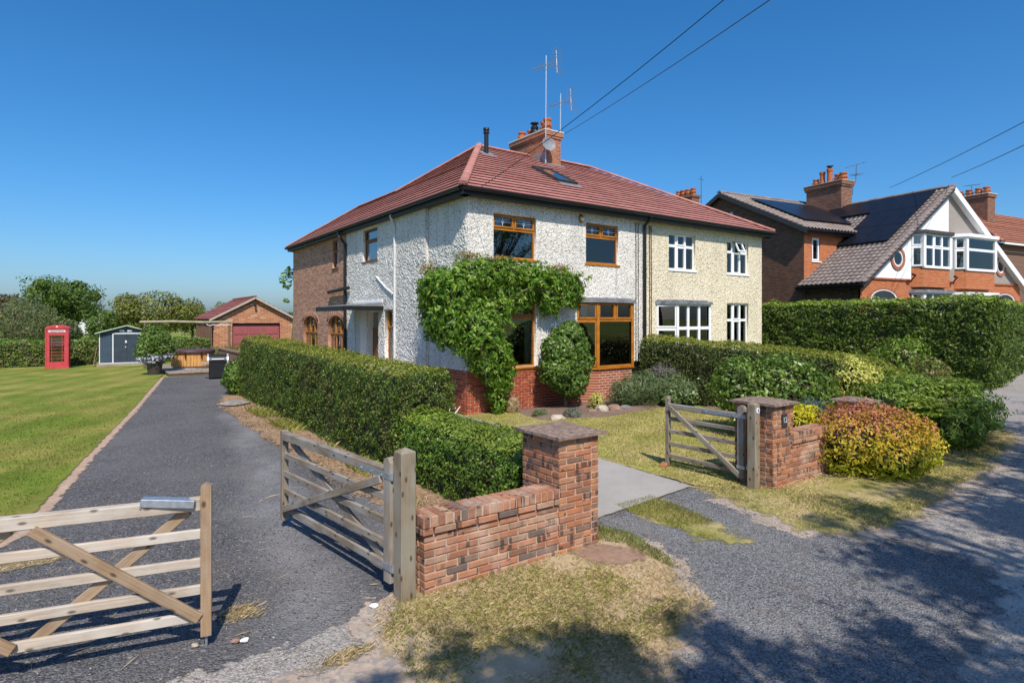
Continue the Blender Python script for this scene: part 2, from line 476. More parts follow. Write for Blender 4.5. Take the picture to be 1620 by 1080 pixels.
NEWWOOD = m_wood('pale_gate_wood', (.36, .285, .215), (.57, .485, .40), 1.0, .8, True, (.50, .46, .41))
BROWNWOOD = m_wood('brown_gate_wood', (.20, .125, .07), (.36, .245, .15), 1.0, .8, True, (.33, .25, .18))
POSTWOOD = m_wood('gate_post_wood', (.17, .13, .085), (.33, .26, .18), 1.0, .85, True, (.27, .25, .20))
DOORWOOD = m_wood('brown_door_wood', (.16, .065, .022), (.26, .115, .04), .5, .5, False)
DECKWOOD = m_wood('deck_wood', (.22, .17, .13), (.40, .33, .27), 1.0, .85, True)
CEDAR = m_wood('cedar_cladding', (.50, .235, .07), (.66, .36, .13), .5, .6, False)

def m_tile(name, a, b, width, bumpy=.6):
    m, t = newmat(name)
    oi = t.nodes.new('ShaderNodeObjectInfo'); v = coords(t)
    n = noise(t, v, 3.0, 5, .65); f = noise(t, v, 40, 3, .7)
    c = ramp(t, mth(t, 'ADD', mth(t, 'MULTIPLY', n, .7), mth(t, 'MULTIPLY', oi.outputs['Random'], .3)), [(.25, a), (.75, b)])
    c = mixc(t, .4, c, ramp(t, f, [(.3, .75), (.7, 1.12)]), 'MULTIPLY')
    sn = N(t, 'VectorMath', {'operation': 'SNAP'}, i0=N(t, 'VectorMath', {'operation': 'ADD'}, i0=v, i1=N(t, 'CombineXYZ', X=mth(t, 'MULTIPLY', oi.outputs['Random'], 3.0), Y=mth(t, 'MULTIPLY', oi.outputs['Random'], 5.0)).outputs[0]).outputs[0], i1=(width, width, 9.0)).outputs[0]
    wn = N(t, 'TexWhiteNoise', {'noise_dimensions': '3D'}, Vector=sn).outputs[0]
    c = mixc(t, .55, c, ramp(t, wn, [(0, .72), (.5, 1.0), (1, 1.2)]), 'MULTIPLY')
    c = mixc(t, ramp(t, noise(t, v, 1.1, 6, .75), [(.58, 0.0), (.76, .45)]), c, (.16, .13, .10))
    finish(t, bsdf(t, c, .85, .25, f, .3, .004)); return m
RED_TILE = m_tile('pinkish_red_roof_tile', (.39, .16, .135), (.54, .265, .23), .33)
BROWN_TILE = m_tile('brown_grey_roof_tile', (.16, .128, .114), (.31, .252, .225), .3)
ORANGE_TILE = m_tile('orange_clay_tile', (.25, .09, .055), (.38, .16, .10), .2)
MAROON_TILE = m_tile('maroon_roof_tile', (.20, .065, .055), (.30, .105, .085), .3)

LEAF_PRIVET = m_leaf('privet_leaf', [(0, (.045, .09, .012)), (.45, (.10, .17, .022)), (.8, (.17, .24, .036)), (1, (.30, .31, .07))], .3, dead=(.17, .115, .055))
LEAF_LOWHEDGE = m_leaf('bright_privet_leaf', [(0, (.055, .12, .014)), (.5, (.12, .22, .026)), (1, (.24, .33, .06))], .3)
LEAF_TOP = m_leaf('sunlit_olive_leaf', [(0, (.13, .17, .022)), (.5, (.26, .30, .04)), (1, (.42, .40, .09))], .3)  # hedge tops catching the sun: brightness put into the leaf colour
LEAF_TOPGREEN = m_leaf('sunlit_top_leaf', [(0, (.11, .18, .022)), (.5, (.22, .32, .04)), (1, (.38, .44, .09))], .32)  # sunlit tops of hedges and mound painted as lighter leaves
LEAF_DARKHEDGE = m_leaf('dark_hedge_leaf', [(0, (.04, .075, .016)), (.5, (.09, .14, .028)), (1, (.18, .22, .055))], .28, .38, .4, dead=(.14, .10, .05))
LEAF_WISTERIA = m_leaf('wisteria_leaf', [(0, (.055, .135, .012)), (.45, (.125, .255, .024)), (.85, (.22, .36, .04)), (1, (.38, .43, .09))], .36)
LEAF_SHRUB = m_leaf('round_shrub_leaf', [(0, (.06, .12, .02)), (.5, (.12, .215, .036)), (1, (.23, .33, .075))], .3, .38)
LEAF_LAUREL = m_leaf('glossy_bush_leaf', [(0, (.06, .12, .018)), (.5, (.13, .225, .034)), (1, (.25, .33, .065))], .28, .35, .4)
LEAF_CONIFER_SHADE = m_leaf('tallhedge_shaded_leaf', [(0, (.035, .07, .010)), (.5, (.085, .14, .018)), (1, (.18, .24, .036))], .28)  # shading of the tall hedge's side face painted as darker leaves
LEAF_MOUND = m_leaf('mound_leaf', [(0, (.075, .145, .018)), (.5, (.165, .265, .035)), (1, (.30, .39, .07))], .32)
LEAF_SPIREA = m_leaf('golden_spirea_leaf', [(0, (.55, .55, .5)), (.5, (.95, .95, .9)), (1, (1, 1, 1))], .3, .5, .25, (.8, 1.2),
                     (1.02, [(.12, (.32, .38, .03)), (.48, (.54, .45, .04)), (.75, (.62, .38, .05)), (.9, (.60, .29, .08)), (1, (.54, .20, .13))]))
LEAF_YELLOW = m_leaf('yellow_leaf', [(0, (.42, .38, .01)), (.5, (.62, .55, .015)), (1, (.72, .66, .06))], .3)
LEAF_CREAM = m_leaf('variegated_leaf', [(0, (.20, .30, .04)), (.35, (.58, .56, .12)), (1, (.80, .74, .26))], .3)
LEAF_ROSEMARY = m_leaf('greygreen_leaf', [(0, (.06, .10, .035)), (.5, (.12, .18, .065)), (1, (.24, .29, .13))], .25)
LEAF_TREE = m_leaf('tree_leaf', [(0, (.045, .09, .015)), (.5, (.10, .175, .028)), (1, (.19, .26, .05))], .32, .5, .3, (.65, 1.3))
LEAF_OLIVE = m_leaf('hawthorn_leaf', [(0, (.08, .105, .02)), (.5, (.175, .20, .036)), (1, (.30, .28, .07))], .3, .5, .3, (.65, 1.3))
LEAF_WILLOW = m_leaf('willow_leaf', [(0, (.085, .115, .045)), (.5, (.155, .19, .075)), (1, (.25, .26, .105))], .3, .5, .3, (.65, 1.3))
LEAF_BLUE = m_leaf('ceanothus_flower', [(0, (.28, .30, .40)), (.6, (.45, .47, .58)), (1, (.62, .62, .68))], .2)
LEAF_PINK = m_leaf('pink_flower', [(0, (.42, .07, .16)), (1, (.62, .18, .28))], .25)
TWIG = plain('hedge_twigs', (.055, .048, .03), .95, .1, .5, 9, bump=1.0)
BARK = plain('bark', (.15, .12, .09), .95, .1, .4, 12, bump=1.0)
BLADE_GREEN = m_leaf('grass_blade', [(0, (.16, .19, .03)), (.5, (.28, .29, .06)), (1, (.44, .38, .14))], .3, .6, .2)
BLADE_DRY = m_leaf('dry_grass_blade', [(0, (.32, .26, .10)), (.4, (.48, .37, .20)), (1, (.66, .52, .34))], .25, .6, .2, None, None, (1, .95, .7))
STONES = m_leaf('gravel_stone', [(0, (.035, .036, .042)), (.6, (.10, .10, .112)), (.93, (.19, .185, .18)), (1, (.52, .49, .45))], 0.0, .8, .3)

# ------------------------------------------------------------------ ground sheets
def poly_sd(P, poly):
    """signed distance to polygon, inside positive"""
    poly = np.asarray(poly, float); d = np.full(len(P), 1e9); inside = np.zeros(len(P), bool)
    for i in range(len(poly)):
        a, b = poly[i], poly[(i+1) % len(poly)]; e = b-a; q = P-a
        k = np.clip((q@e)/(e@e+1e-12), 0, 1); d = np.minimum(d, np.linalg.norm(q-k[:, None]*e, axis=1))
        c1 = (a[1] > P[:, 1]) != (b[1] > P[:, 1])
        with np.errstate(divide='ignore', invalid='ignore'):
            x = (b[0]-a[0])*(P[:, 1]-a[1])/(b[1]-a[1])+a[0]
        inside ^= c1 & (P[:, 0] < x)
    return np.where(inside, d, -d)
def sheet(name, poly, z, mat, step=.15, margin=.25, relief=0.0, kind='structure', label=None, parent=None):
    poly = np.asarray(poly, float); lo = poly.min(0)-margin; hi = poly.max(0)+margin
    nx, ny = int((hi[0]-lo[0])/step)+2, int((hi[1]-lo[1])/step)+2
    X, Y = np.meshgrid(lo[0]+np.arange(nx)*step, lo[1]+np.arange(ny)*step, indexing='ij')
    P = np.stack([X.ravel(), Y.ravel()], 1); sd = poly_sd(P, poly)
    idx = np.arange(nx*ny).reshape(nx, ny)
    Q = np.stack([idx[:-1, :-1], idx[1:, :-1], idx[1:, 1:], idx[:-1, 1:]], -1).reshape(-1, 4)
    Q = Q[(sd[Q] > -margin).all(1)]
    used = np.unique(Q); mp = np.full(nx*ny, -1); mp[used] = np.arange(len(used))
    zz = z + (relief*fbm(P[:, 0]*1.3, P[:, 1]*1.3, seed=5)*np.clip(sd*3, 0, 1) if relief else 0*sd)
    V = np.column_stack([P, zz])[used]
    me = fast_mesh(name, V, mp[Q])
    a = me.attributes.new('edge', 'FLOAT', 'POINT'); a.data.foreach_set('value', sd[used].astype(np.float32))
    o = link(name, me, mat, parent); smooth(o)
    return tag(o, label, None, None, kind)

FIELD = m_sheet('meadow', col_grass([(.10, .15, .025), (.15, .22, .035), (.22, .27, .06)], (.28, .27, .09), .5, .05), edge_amp=0)
M_LANE = m_sheet('lane_grit', col_gravel((.365, .335, .31), (.46, .425, .395), .45, (96, -1.6, 0.9), .7), edge_amp=.3, bdist=.010)
M_DRIVE = m_sheet('dark_gravel', col_gravel((.145, .142, .15), (.225, .217, .22), .3, (9.3, 1.35, .75), 1.0), edge_amp=.35, edge_scale=3.0, bdist=.02)
M_ENTR = m_sheet('blue_grey_gravel', col_gravel((.24, .242, .252), (.36, .35, .345), .35, None, 1.0), edge_amp=.55, edge_scale=2.2, bdist=.02, soft=2.2)
M_LAWN = m_sheet('mown_lawn', col_grass([(.098, .148, .018), (.148, .204, .026), (.205, .245, .05)], (.31, .26, .075), .50, .5, 24), edge_amp=.09)
M_FLAWN = m_sheet('dry_front_lawn', col_grass([(.195, .215, .038), (.30, .295, .065), (.39, .355, .11)], (.50, .39, .18), .44, .9, 65), edge_amp=.1)
M_VERGE = m_sheet('verge_grass', col_grass([(.28, .24, .09), (.41, .32, .165), (.50, .39, .23)], (.53, .395, .27), .40, 1.8), edge_amp=.5, edge_scale=2.6, soft=4.0)
M_VERGE2 = m_sheet('roadside_turf', col_grass([(.21, .215, .055), (.32, .295, .09), (.42, .36, .14)], (.50, .385, .22), .50, 1.6), edge_amp=.5, edge_scale=2.6, soft=4.0)
M_WEED = m_sheet('weedy_gravel', col_soil((.20, .165, .10), (.42, .33, .18), (.16, .155, .15)), edge_amp=.22, edge_scale=9.0, soft=5.0)
M_SOIL = m_sheet('bare_soil', col_soil((.34, .235, .17), (.50, .37, .28)), edge_amp=.16)
M_DUST = m_sheet('dusty_ground', col_soil((.34, .265, .21), (.48, .39, .32), (.27, .25, .235)), edge_amp=.55, edge_scale=1.6)
M_LITTER = m_sheet('leaf_litter_soil', col_soil((.19, .12, .075), (.33, .22, .14), (.42, .29, .18)), edge_amp=.45, edge_scale=2)
M_BED = m_sheet('dug_bed_soil', col_soil((.16, .105, .08), (.30, .215, .17)), edge_amp=.06, bstr=1.0, bdist=.05)
M_PATH = m_sheet('concrete_drive', col_concrete((.36, .335, .315)), edge_amp=.03, bdist=.004)
M_ROCK = m_sheet('exposed_red_stone', col_soil((.25, .155, .11), (.38, .25, .185)), edge_amp=.24, edge_scale=6.0, soft=4.0)

gnd = MB(); gnd.v = [(-1500, -1500, 0), (1500, -1500, 0), (1500, 1500, 0), (-1500, 1500, 0)]; gnd.f = [[0, 1, 2, 3]]
gm, gt = newmat('ground_grass')
gv = coords(gt); gc, gh = col_grass([(.10, .15, .025), (.15, .22, .035), (.22, .27, .06)], (.28, .27, .09), .5, .05)(gt, gv)
finish(gt, bsdf(gt, gc, .95, .1, gh, .4, .02))
tag(gnd.build('ground', gm), kind='structure')

LANE = [(-20, -9), (-20, 6.0), (9, 6.0), (12, 4.4), (15.5, 4.3), (19, 5.5), (24.5, 7.0), (45, 10.6), (60, 12), (60, -9)]
DRIVE = [(-7, 4.52), (-7, 7.9), (-.9, 8.2), (-.63, 8.63), (-.06, 12.3), (1.0, 18.6), (2.4, 27.9), (6.4, 28.4), (6.4, 41.2), (11.2, 41.2), (11.2, 28), (7.3, 28), (5.0, 21), (3.95, 19), (3.95, 7.3), (2.9, 5.15), (2.15, 4.72), (1.4, 4.5)]
ENTR = [(4.78, 5.15), (4.78, 4.5), (4.5, 3.7), (4.0, 3.1), (3.0, 2.5), (3.4, 1.5), (6.6, 1.7), (7.4, 2.6), (6.8, 3.1), (6.5, 3.6), (6.8, 4.5), (6.95, 5.4)]
LAWN = [(-40, 6), (-40, 37), (2.9, 37), (2.75, 30), (2.35, 27.3), (1.0, 18.6), (-.06, 12.3), (-.63, 8.63), (-.9, 8.2), (-2.5, 7.6)]
FLAWN = [(7.35, 5.0), (7.05, 5.35), (7.12, 9), (7.25, 12.55), (8.95, 12.55), (8.6, 10.95), (10.3, 10.35), (12.7, 10.65), (13.9, 9.5), (13.9, 6), (10, 4.9), (8.3, 4.9)]
BED = [(8.95, 12.6), (8.6, 10.95), (10.3, 10.35), (12.7, 10.65), (13.9, 10.9), (13.9, 12.6)]
PATH = [(4.6, 5.12), (6.98, 5.37), (7.12, 8), (7.14, 13), (7.4, 21), (4.85, 21), (4.8, 8)]
VERGE = [(1.8, 4.25), (2.2, 4.66), (4.45, 4.72), (4.78, 5.05), (4.8, 4.5), (4.55, 3.75), (4.1, 3.15), (2.9, 2.55), (2.2, 2.5), (1.75, 3.4)]
VERGE2 = [(7.05, 5.45), (6.85, 4.5), (6.55, 3.6), (6.95, 3.12), (7.9, 3.02), (11, 3.25), (14.8, 3.75), (16.2, 4.3), (16, 6), (11, 5.3), (9.3, 4.9), (7.6, 5.05)]
sheet('lane', LANE, .004, M_LANE, .4, .9)
sheet('driveway', DRIVE, .008, M_DRIVE, .2, .5)
sheet('gravel_entrance', ENTR, .012, M_ENTR, .12, .95)
sheet('lawn', LAWN, .030, M_LAWN, .2, .4)
sheet('soil_edging', [(-.80, 8.0), (-.50, 8.5), (.06, 12.2), (1.12, 18.5), (2.55, 27.7), (2.3, 27.9), (.9, 18.7), (-.18, 12.4), (-.76, 8.7), (-1.0, 8.3)], .016, M_SOIL, .1, .35)
sheet('hedge_bottom_soil', [(2.75, 5.15), (3.1, 6.6), (3.0, 10), (2.9, 14), (3.0, 18.2), (3.6, 20.5), (5, 20.5), (4.9, 5.2)], .014, M_LITTER, .15, .65)
sheet('front_lawn', FLAWN, .028, M_FLAWN, .12, .3)
sheet('flower_bed', BED, .022, M_BED, .08, .2, .10)
sheet('concrete_path', PATH, .034, M_PATH, .1, .15)
sheet('soil_under_verge', [(1.5, 4.0), (1.9, 4.75), (4.6, 4.8), (5.0, 4.6), (4.7, 3.6), (4.1, 3.0), (2.9, 2.4), (1.7, 2.6), (1.0, 3.4), (.6, 4.2)], .0125, M_DUST, .12, .75)
sheet('verge', VERGE, .018, M_VERGE, .1, .6, .03)
sheet('roadside_soil', [(6.6, 4.9), (6.4, 3.5), (6.8, 2.9), (8, 2.85), (11, 3.0), (15, 3.5), (16.5, 4.2), (16, 5.5), (9, 4.8)], .0135, M_DUST, .12, .75)
sheet('roadside_verge', VERGE2, .018, M_VERGE2, .12, .6, .03)
sheet('grass_strip', [(5.55, 5.35), (6.15, 5.4), (5.95, 4.5), (5.75, 3.75), (5.5, 3.75), (5.45, 4.5)], .017, M_VERGE2, .08, .5)
WEEDS = ((1.02, 5.2, .15, .12), (-.5, 7.5, .40, .16), (1.5, 4.1, .2, .06))
for i_, (x_, y_, a_, b_2) in enumerate(WEEDS):
    sheet('weed_patch', [(x_+a_*math.cos(k), y_+b_2*math.sin(k)) for k in np.linspace(0, 6.2, 9)], .0185, M_WEED, .05, .3)
sheet('bare_rock', [(3.95, 4.5), (4.3, 4.62), (4.55, 4.3), (4.5, 3.98), (4.2, 4.0), (3.98, 4.2)], .034, M_ROCK, .05, .3, .03)
sheet('garden_border_soil', [(7.6, 5.0), (9.3, 4.95), (13.8, 5.4), (14.0, 10), (13.2, 10), (11.6, 6.2), (8.5, 5.4)], .0305, M_BED, .15, .15)

# ------------------------------------------------------------------ brick pieces
_bc = {}
def brick_mesh(lx, ly, lz, mat):
    k = (round(lx, 3), round(ly, 3), round(lz, 3), mat.name)
    if k not in _bc:
        v, f = bevel_box(lx, ly, lz, .006); me = bpy.data.meshes.new('brick'); me.from_pydata(v, [], f); me.update()
        bm = bmesh.new(); bm.from_mesh(me); bmesh.ops.recalc_face_normals(bm, faces=bm.faces); bm.to_mesh(me); bm.free()
        me.materials.append(mat); _bc[k] = me
    return _bc[k]
def brick(parent, c, d, mat, jit=.003):
    o = bpy.data.objects.new('brick', brick_mesh(*d, mat)); o.parent = parent
    o.location = (c[0]+random.uniform(-jit, jit), c[1]+random.uniform(-jit, jit), c[2]+random.uniform(-.001, .001))
    o.rotation_euler = (random.uniform(-.006, .006), random.uniform(-.006, .006), random.uniform(-.01, .01))
    col.objects.link(o); return o
def run_lengths(L, odd, bl=.225):
    """brick lengths along a run: stretchers with an odd half"""
    r = []; x = 0
    first = bl*.5 if odd else bl
    while x < L-1e-6:
        l = min(first if not r else bl, L-x)
        if L-x-l < .05: l = L-x
        r.append((x, l)); x += l
    return r
def brick_face(parent, origin, ua, L, z0, n, ch, mat, nrm, depth=.10, joint=.010, odd0=0, bl=.225, jit=.003, start=0, join=None, limit=None):
    """courses of bricks on a face; ua run direction (x or y axis), nrm outward; join: collect into this MB instead"""
    origin = Vector(origin); ua = Vector(ua); nrm = Vector(nrm)
    for i in range(start, start+n):
        for x, l in run_lengths(L, (i+odd0) % 2, bl):
            c = origin+ua*(x+l/2)-nrm*(depth/2-.001)+Vector((0, 0, z0+(i+.5)*ch))
            lx = max(l-joint, .02)
            d = (lx, depth, ch-joint) if abs(ua.x) > .5 else (depth, lx, ch-joint)
            if join is not None and (limit is None or x+l/2 > limit):
                join.box(c.x-d[0]/2, c.x+d[0]/2, c.y-d[1]/2, c.y+d[1]/2, c.z-d[2]/2, c.z+d[2]/2, .005)
            else: brick(parent, c, (round(d[0], 2), round(d[1], 2), round(d[2], 3)), mat, jit)

# ------------------------------------------------------------------ wall and window builders
def rough_wall(name, parent, mat, org, ua, nr, u0, u1, z0, z1, openings, amp=.020, step=.020, reveal=.16, seed=1, label=None):
    org = Vector(org); ua = Vector(ua); nr = Vector(nr)
    def lines(a, b, cuts):
        k = sorted({a, b, *[c for c in cuts if a < c < b]}); r = []
        for p, q in zip(k[:-1], k[1:]):
            n = max(1, int(round((q-p)/step))); r += list(p+(q-p)*np.arange(n)/n)
        return np.array(r+[b])
    U = lines(u0, u1, [o[0] for o in openings]+[o[1] for o in openings]); Z = lines(z0, z1, [o[2] for o in openings]+[o[3] for o in openings])
    gu, gz = np.meshgrid(U, Z, indexing='ij')
    w1 = worley(gu/.052, gz/.052, seed); w2 = vnoise(gu/.032, gz/.032, seed=seed+3); w3 = vnoise(gu/.16, gz/.16, seed=seed+5)
    h = amp*(.75*(1-np.clip(w1*1.35, 0, 1))+.7*w2+.35*w3)
    h *= np.clip((gu-u0)/.04+.3, 0, 1)*np.clip((u1-gu)/.04+.3, 0, 1)
    for o in openings:
        e = 1e-5
        on = (gu >= o[0]-e) & (gu <= o[1]+e) & (gz >= o[2]-e) & (gz <= o[3]+e); h[on] = .002
    nu, nz = gu.shape
    V = np.array(org)[None]+gu.reshape(-1, 1)*np.array(ua)+gz.reshape(-1, 1)*np.array((0, 0, 1.))+h.reshape(-1, 1)*np.array(nr)
    idx = np.arange(nu*nz).reshape(nu, nz)
    F = np.stack([idx[:-1, :-1], idx[1:, :-1], idx[1:, 1:], idx[:-1, 1:]], -1)
    cu = (U[:-1]+U[1:])/2; cz = (Z[:-1]+Z[1:])/2; keep = np.ones((nu-1, nz-1), bool)
    for o in openings:
        keep &= ~(((cu > o[0]) & (cu < o[1]))[:, None] & ((cz > o[2]) & (cz < o[3]))[None])
    F = F[keep].reshape(-1, 4)
    ex = []; ef = []; n0 = len(V)
    for o in openings:
        c = [(o[0], o[2]), (o[1], o[2]), (o[1], o[3]), (o[0], o[3])]
        b = n0+len(ex)
        for (u, z) in c: ex.append(org+ua*u+Vector((0, 0, z))+nr*.002)
        for (u, z) in c: ex.append(org+ua*u+Vector((0, 0, z))-nr*reveal)
        for k in range(4): ef.append([b+k, b+(k+1) % 4, b+4+(k+1) % 4, b+4+k])
    if ex: V = np.vstack([V, np.array([tuple(p) for p in ex])]); F = np.vstack([F, np.array(ef)])
    o = link(name, fast_mesh(name, V, F), mat, parent); smooth(o)
    if label: o['label'] = label
    return o

def flat_wall(name, parent, mat, org, ua, nr, u0, u1, z0, z1, openings, reveal=.12, label=None):
    return rough_wall(name, parent, mat, org, ua, nr, u0, u1, z0, z1, openings, amp=0.0, step=50, reveal=reveal, label=label)

def window(parent, org, ua, nr, u0, u1, z0, z1, mat, cells, rec=.07, w=.045, sill=None, sillmat=None, glass=None, curtain=None, leaded=False, name='window', label=None, thick=.06):
    """cells: (fu0,fu1,fz0,fz1,sash) fractions that tile the window; frame > pane, sill, curtain"""
    org = Vector(org); ua = Vector(ua); nr = Vector(nr); Zv = Vector((0, 0, 1))
    Mx = Matrix((ua, -nr, Zv)).transposed().to_4x4(); Mx.translation = org
    W, Hh = u1-u0, z1-z0
    fr = MB()
    def bx(b, a0, a1, d0, d1, b0, b1):
        M = Mx @ Matrix.Translation(((a0+a1)/2, (d0+d1)/2, (b0+b1)/2)); b.obox(M, a1-a0, d1-d0, b1-b0, .004)
    panes = []
    for (a, b, c, d, sash) in cells:
        p0, p1, q0, q1 = u0+a*W, u0+b*W, z0+c*Hh, z0+d*Hh
        def ring(p0, p1, q0, q1, w, d0, d1):
            bx(fr, p0, p0+w, d0, d1, q0, q1); bx(fr, p1-w, p1, d0, d1, q0, q1)
            bx(fr, p0+w, p1-w, d0, d1, q0, q0+w); bx(fr, p0+w, p1-w, d0, d1, q1-w, q1)
        ring(p0, p1, q0, q1, w, rec, rec+thick)
        iw = w
        if sash: ring(p0+w*.55, p1-w*.55, q0+w*.55, q1-w*.55, w*.95, rec-.022, rec+thick*.7); iw = w*1.5
        panes.append((p0+iw-.004, p1-iw+.004, q0+iw-.004, q1-iw+.004, c))
    o = fr.build(name, mat, parent)
    if label: o['label'] = label
    for (p0, p1, q0, q1, c) in panes:
        g = MB(); bx(g, p0, p1, rec+thick*.45, rec+thick*.45+.01, q0, q1); g.build('pane', glass or GLASS, o)
        if leaded and c > .5:
            l = MB(); mu, mz = (p0+p1)/2, (q0+q1)/2; d0, d1 = rec+thick*.45-.006, rec+thick*.45-.001
            k = min(p1-p0, q1-q0)*.3
            pts = [(mu-k, mz), (mu, mz-k*.75), (mu+k, mz), (mu, mz+k*.75)]
            v = [tuple(Mx @ Vector((a, d, b))) for d in (d0, d1) for a, b in pts]
            l.add(v, [[0, 1, 2, 3], [4, 7, 6, 5], [0, 4, 5, 1], [1, 5, 6, 2], [2, 6, 7, 3], [3, 7, 4, 0]])
            bx(l, p0, mu-k, d0, d1, mz-.008, mz+.008); bx(l, mu+k, p1, d0, d1, mz-.008, mz+.008)
            bx(l, mu-.006, mu+.006, d0, d1, q0, mz-k*.75); bx(l, mu-.006, mu+.006, d0, d1, mz+k*.75, q1)
            l.build('leaded_motif', NET, o)
    if sill:
        s = MB(); bx(s, u0-sill, u1+sill, -.045, rec+thick, z0-.06, z0-.002); s.build('sill', sillmat or mat, o)
    for (a, b, cm) in (curtain or []):
        n = 24; v = []; f = []
        for i in range(n+1):
            uu = u0+(a+(b-a)*i/n)*W; dd = rec+thick+.10+.022*math.sin(i*1.9+a*7)
            v += [tuple(Mx @ Vector((uu, dd, z0))), tuple(Mx @ Vector((uu, dd, z1)))]
        for i in range(n): f.append([2*i, 2*i+2, 2*i+3, 2*i+1])
        k = MB(); k.add(v, f); k.build('curtain', cm, o, sm=True)
    return o

def tile_row(parent, mat, p0, p1, q1, q0, up, lift=.060, th=.018, top=.012):
    """one course of roof tiles: lower edge p0-p1 kicked up, upper edge q0-q1"""
    up = Vector(up)
    v = [Vector(p)+up*h for h in (lift-th, lift) for p in (p0, p1)]+[Vector(q)+up*h for h in (top-th*.5, top) for q in (q0, q1)]
    f = [[0, 1, 3, 2], [4, 6, 7, 5], [2, 3, 7, 6], [0, 4, 5, 1], [0, 2, 6, 4], [1, 5, 7, 3]]
    m = MB(); m.add(v, f); return m.build('tile_row', mat, parent)
def roof_rows(parent, mat, lfun, rfun, a0, a1, n, up, **kw):
    """lfun/rfun(a) give left and right ends of the course line at height a"""
    for i in range(n):
        a = a0+(a1-a0)*i/n; b = a0+(a1-a0)*(i+1)/n; b2 = min(a1, b+(a1-a0)/n*.12)
        tile_row(parent, mat, lfun(a), rfun(a), rfun(b2), lfun(b2), up, **kw)
def ridge_tiles(parent, mat, a, b, r=.12, seg=.42, lift=.03, name='ridge_tile'):
    a, b = Vector(a), Vector(b); L = (b-a).length; n = max(1, int(L/seg)); x = (b-a).normalized()
    y = Vector((0, 0, 1)).cross(x).normalized(); z = x.cross(y)
    if z.z < 0: z = -z
    for i in range(n):
        v = []; f = []; K = 8
        for t, rr in ((i/n-.004, r*1.02), ((i+1)/n+.004, r*.97)):
            p = a+(b-a)*t
            for k in range(K+1):
                an = math.pi*k/K; v.append(p+y*rr*math.cos(an)+z*(rr*.75*math.sin(an)+lift-.02))
        for k in range(K): f.append([k, k+1, K+1+k+1, K+1+k])
        f += [list(range(K+1))[::-1], list(range(K+1, 2*K+2))]
        m = MB(); m.add(v, f); m.build(name, mat, parent, sm=False)
def pot(parent, x, y, z, r=.12, h=.45, mat=None, name='chimney_pot', squat=False, cowl=False):
    m = MB()
    m.lathe([(r*1.05, 0), (r*1.05, h*.12), (r*.86, h*.2), (r*.80, h*.78), (r*.98, h*.84), (r*1.0, h), (r*.72, h), (r*.7, h*.7)], 14, Matrix.Translation((x, y, z)))
    if squat:
        m.lathe([(r*1.12, h*.4), (r*1.16, h*.5), (r*1.1, h*.6)], 14, Matrix.Translation((x, y, z)), False)
        for k in range(5):
            an = k*2*math.pi/5; M = Matrix.Translation((x+math.cos(an)*r*1.0, y+math.sin(an)*r*1.0, z+h*.42)) @ Matrix.Rotation(an, 4, 'Z')
            m.obox(M, .06, .07, .09, .01)
    o = m.build(name, mat or TERRACOTTA, parent)
    if cowl:
        c = MB(); c.lathe([(r*.62, h), (r*.62, h+.12)], 10, Matrix.Translation((x, y, z))); c.lathe([(r*1.1, h+.13), (r*1.05, h+.16), (.01, h+.19)], 12, Matrix.Translation((x, y, z)))
        c.build('cowl', BLACK, o)
    return o
def yagi(parent, base, boom_dir, L, n, el, mat, reflector=True, name='aerial_head'):
    """TV aerial head at point base pointing along boom_dir"""
    b = Vector(base); d = Vector(boom_dir).normalized(); y = Vector((0, 0, 1)).cross(d).normalized(); m = MB()
    m.tube([b-d*L*.5, b+d*L*.5], .016, 6)
    for i in range(n):
        p = b+d*(L*(-.3+.8*i/max(1, n-1))); e = el*(1-.35*i/n)
        m.tube([p-y*e, p+y*e], .008, 5)
    if reflector:
        p = b-d*L*.5; up = d.cross(y).normalized()
        if up.z < 0: up = -up
        for s in (-1, 1):
            for k in range(5):
                q = p+up*s*(.06+.09*k)+d*-.02*k; m.tube([q-y*el*1.7, q+y*el*1.7], .007, 5)
        m.tube([p-up*.42, p+up*.42], .014, 6)
    return m.build(name, mat, parent)

# ------------------------------------------------------------------ the white house
HX, HY = 7.68, 12.64
wh = thing('white_house', 'white roughcast house with orange-brown window frames and climber round its corner', 'house', (HX, HY, 0))
O0 = (0, 0, 0); UX = (1, 0, 0); UY = (0, 1, 0); NF = (0, -1, 0); NL = (-1, 0, 0)
XS = -.10                      # the rear part of the side wall stands forward
CW = [(0, .5, .68, 1, True), (.5, 1, .68, 1, True), (0, 1, 0, .68, False)]
front_open = [(.79, 2.16, 3.97, 5.10), (3.98, 5.29, 4.0, 5.16), (.95, 2.16, 1.13, 2.96), (3.72, 5.76, 1.13, 2.86)]
rough_wall('front_wall', wh, WHITE_RENDER, O0, UX, NF, 0, 6.51, 1.10, 5.56, front_open, seed=3)
rough_wall('side_wall', wh, WHITE_RENDER, O0, UY, NL, 0, 2.0, 1.10, 5.56, [], seed=9, amp=.031)
side_open = [(5.32, 6.54, 4.3, 5.35), (4.15, 4.75, .9, 2.66), (5.25, 6.12, .10, 2.62), (6.9, 7.3, .9, 2.62)]
rough_wall('side_wall', wh, WHITE_RENDER, (XS, 0, 0), UY, NL, 2.0, 8.16, 0, 5.56, side_open, seed=15, reveal=.22, amp=.031)
rough_wall('wall_return', wh, WHITE_RENDER, (XS, 2.0, 0), UX, NF, 0, .10, 1.1, 5.56, [], seed=21, amp=.012)
window(wh, O0, UX, NF, .79, 2.16, 3.97, 5.10, OAK, CW, sill=.03, leaded=True, curtain=[(.86, 1, CURTAIN)])
window(wh, O0, UX, NF, 3.98, 5.29, 4.0, 5.16, OAK, CW, sill=.05, leaded=True, curtain=[(.72, .98, CURTAIN)])
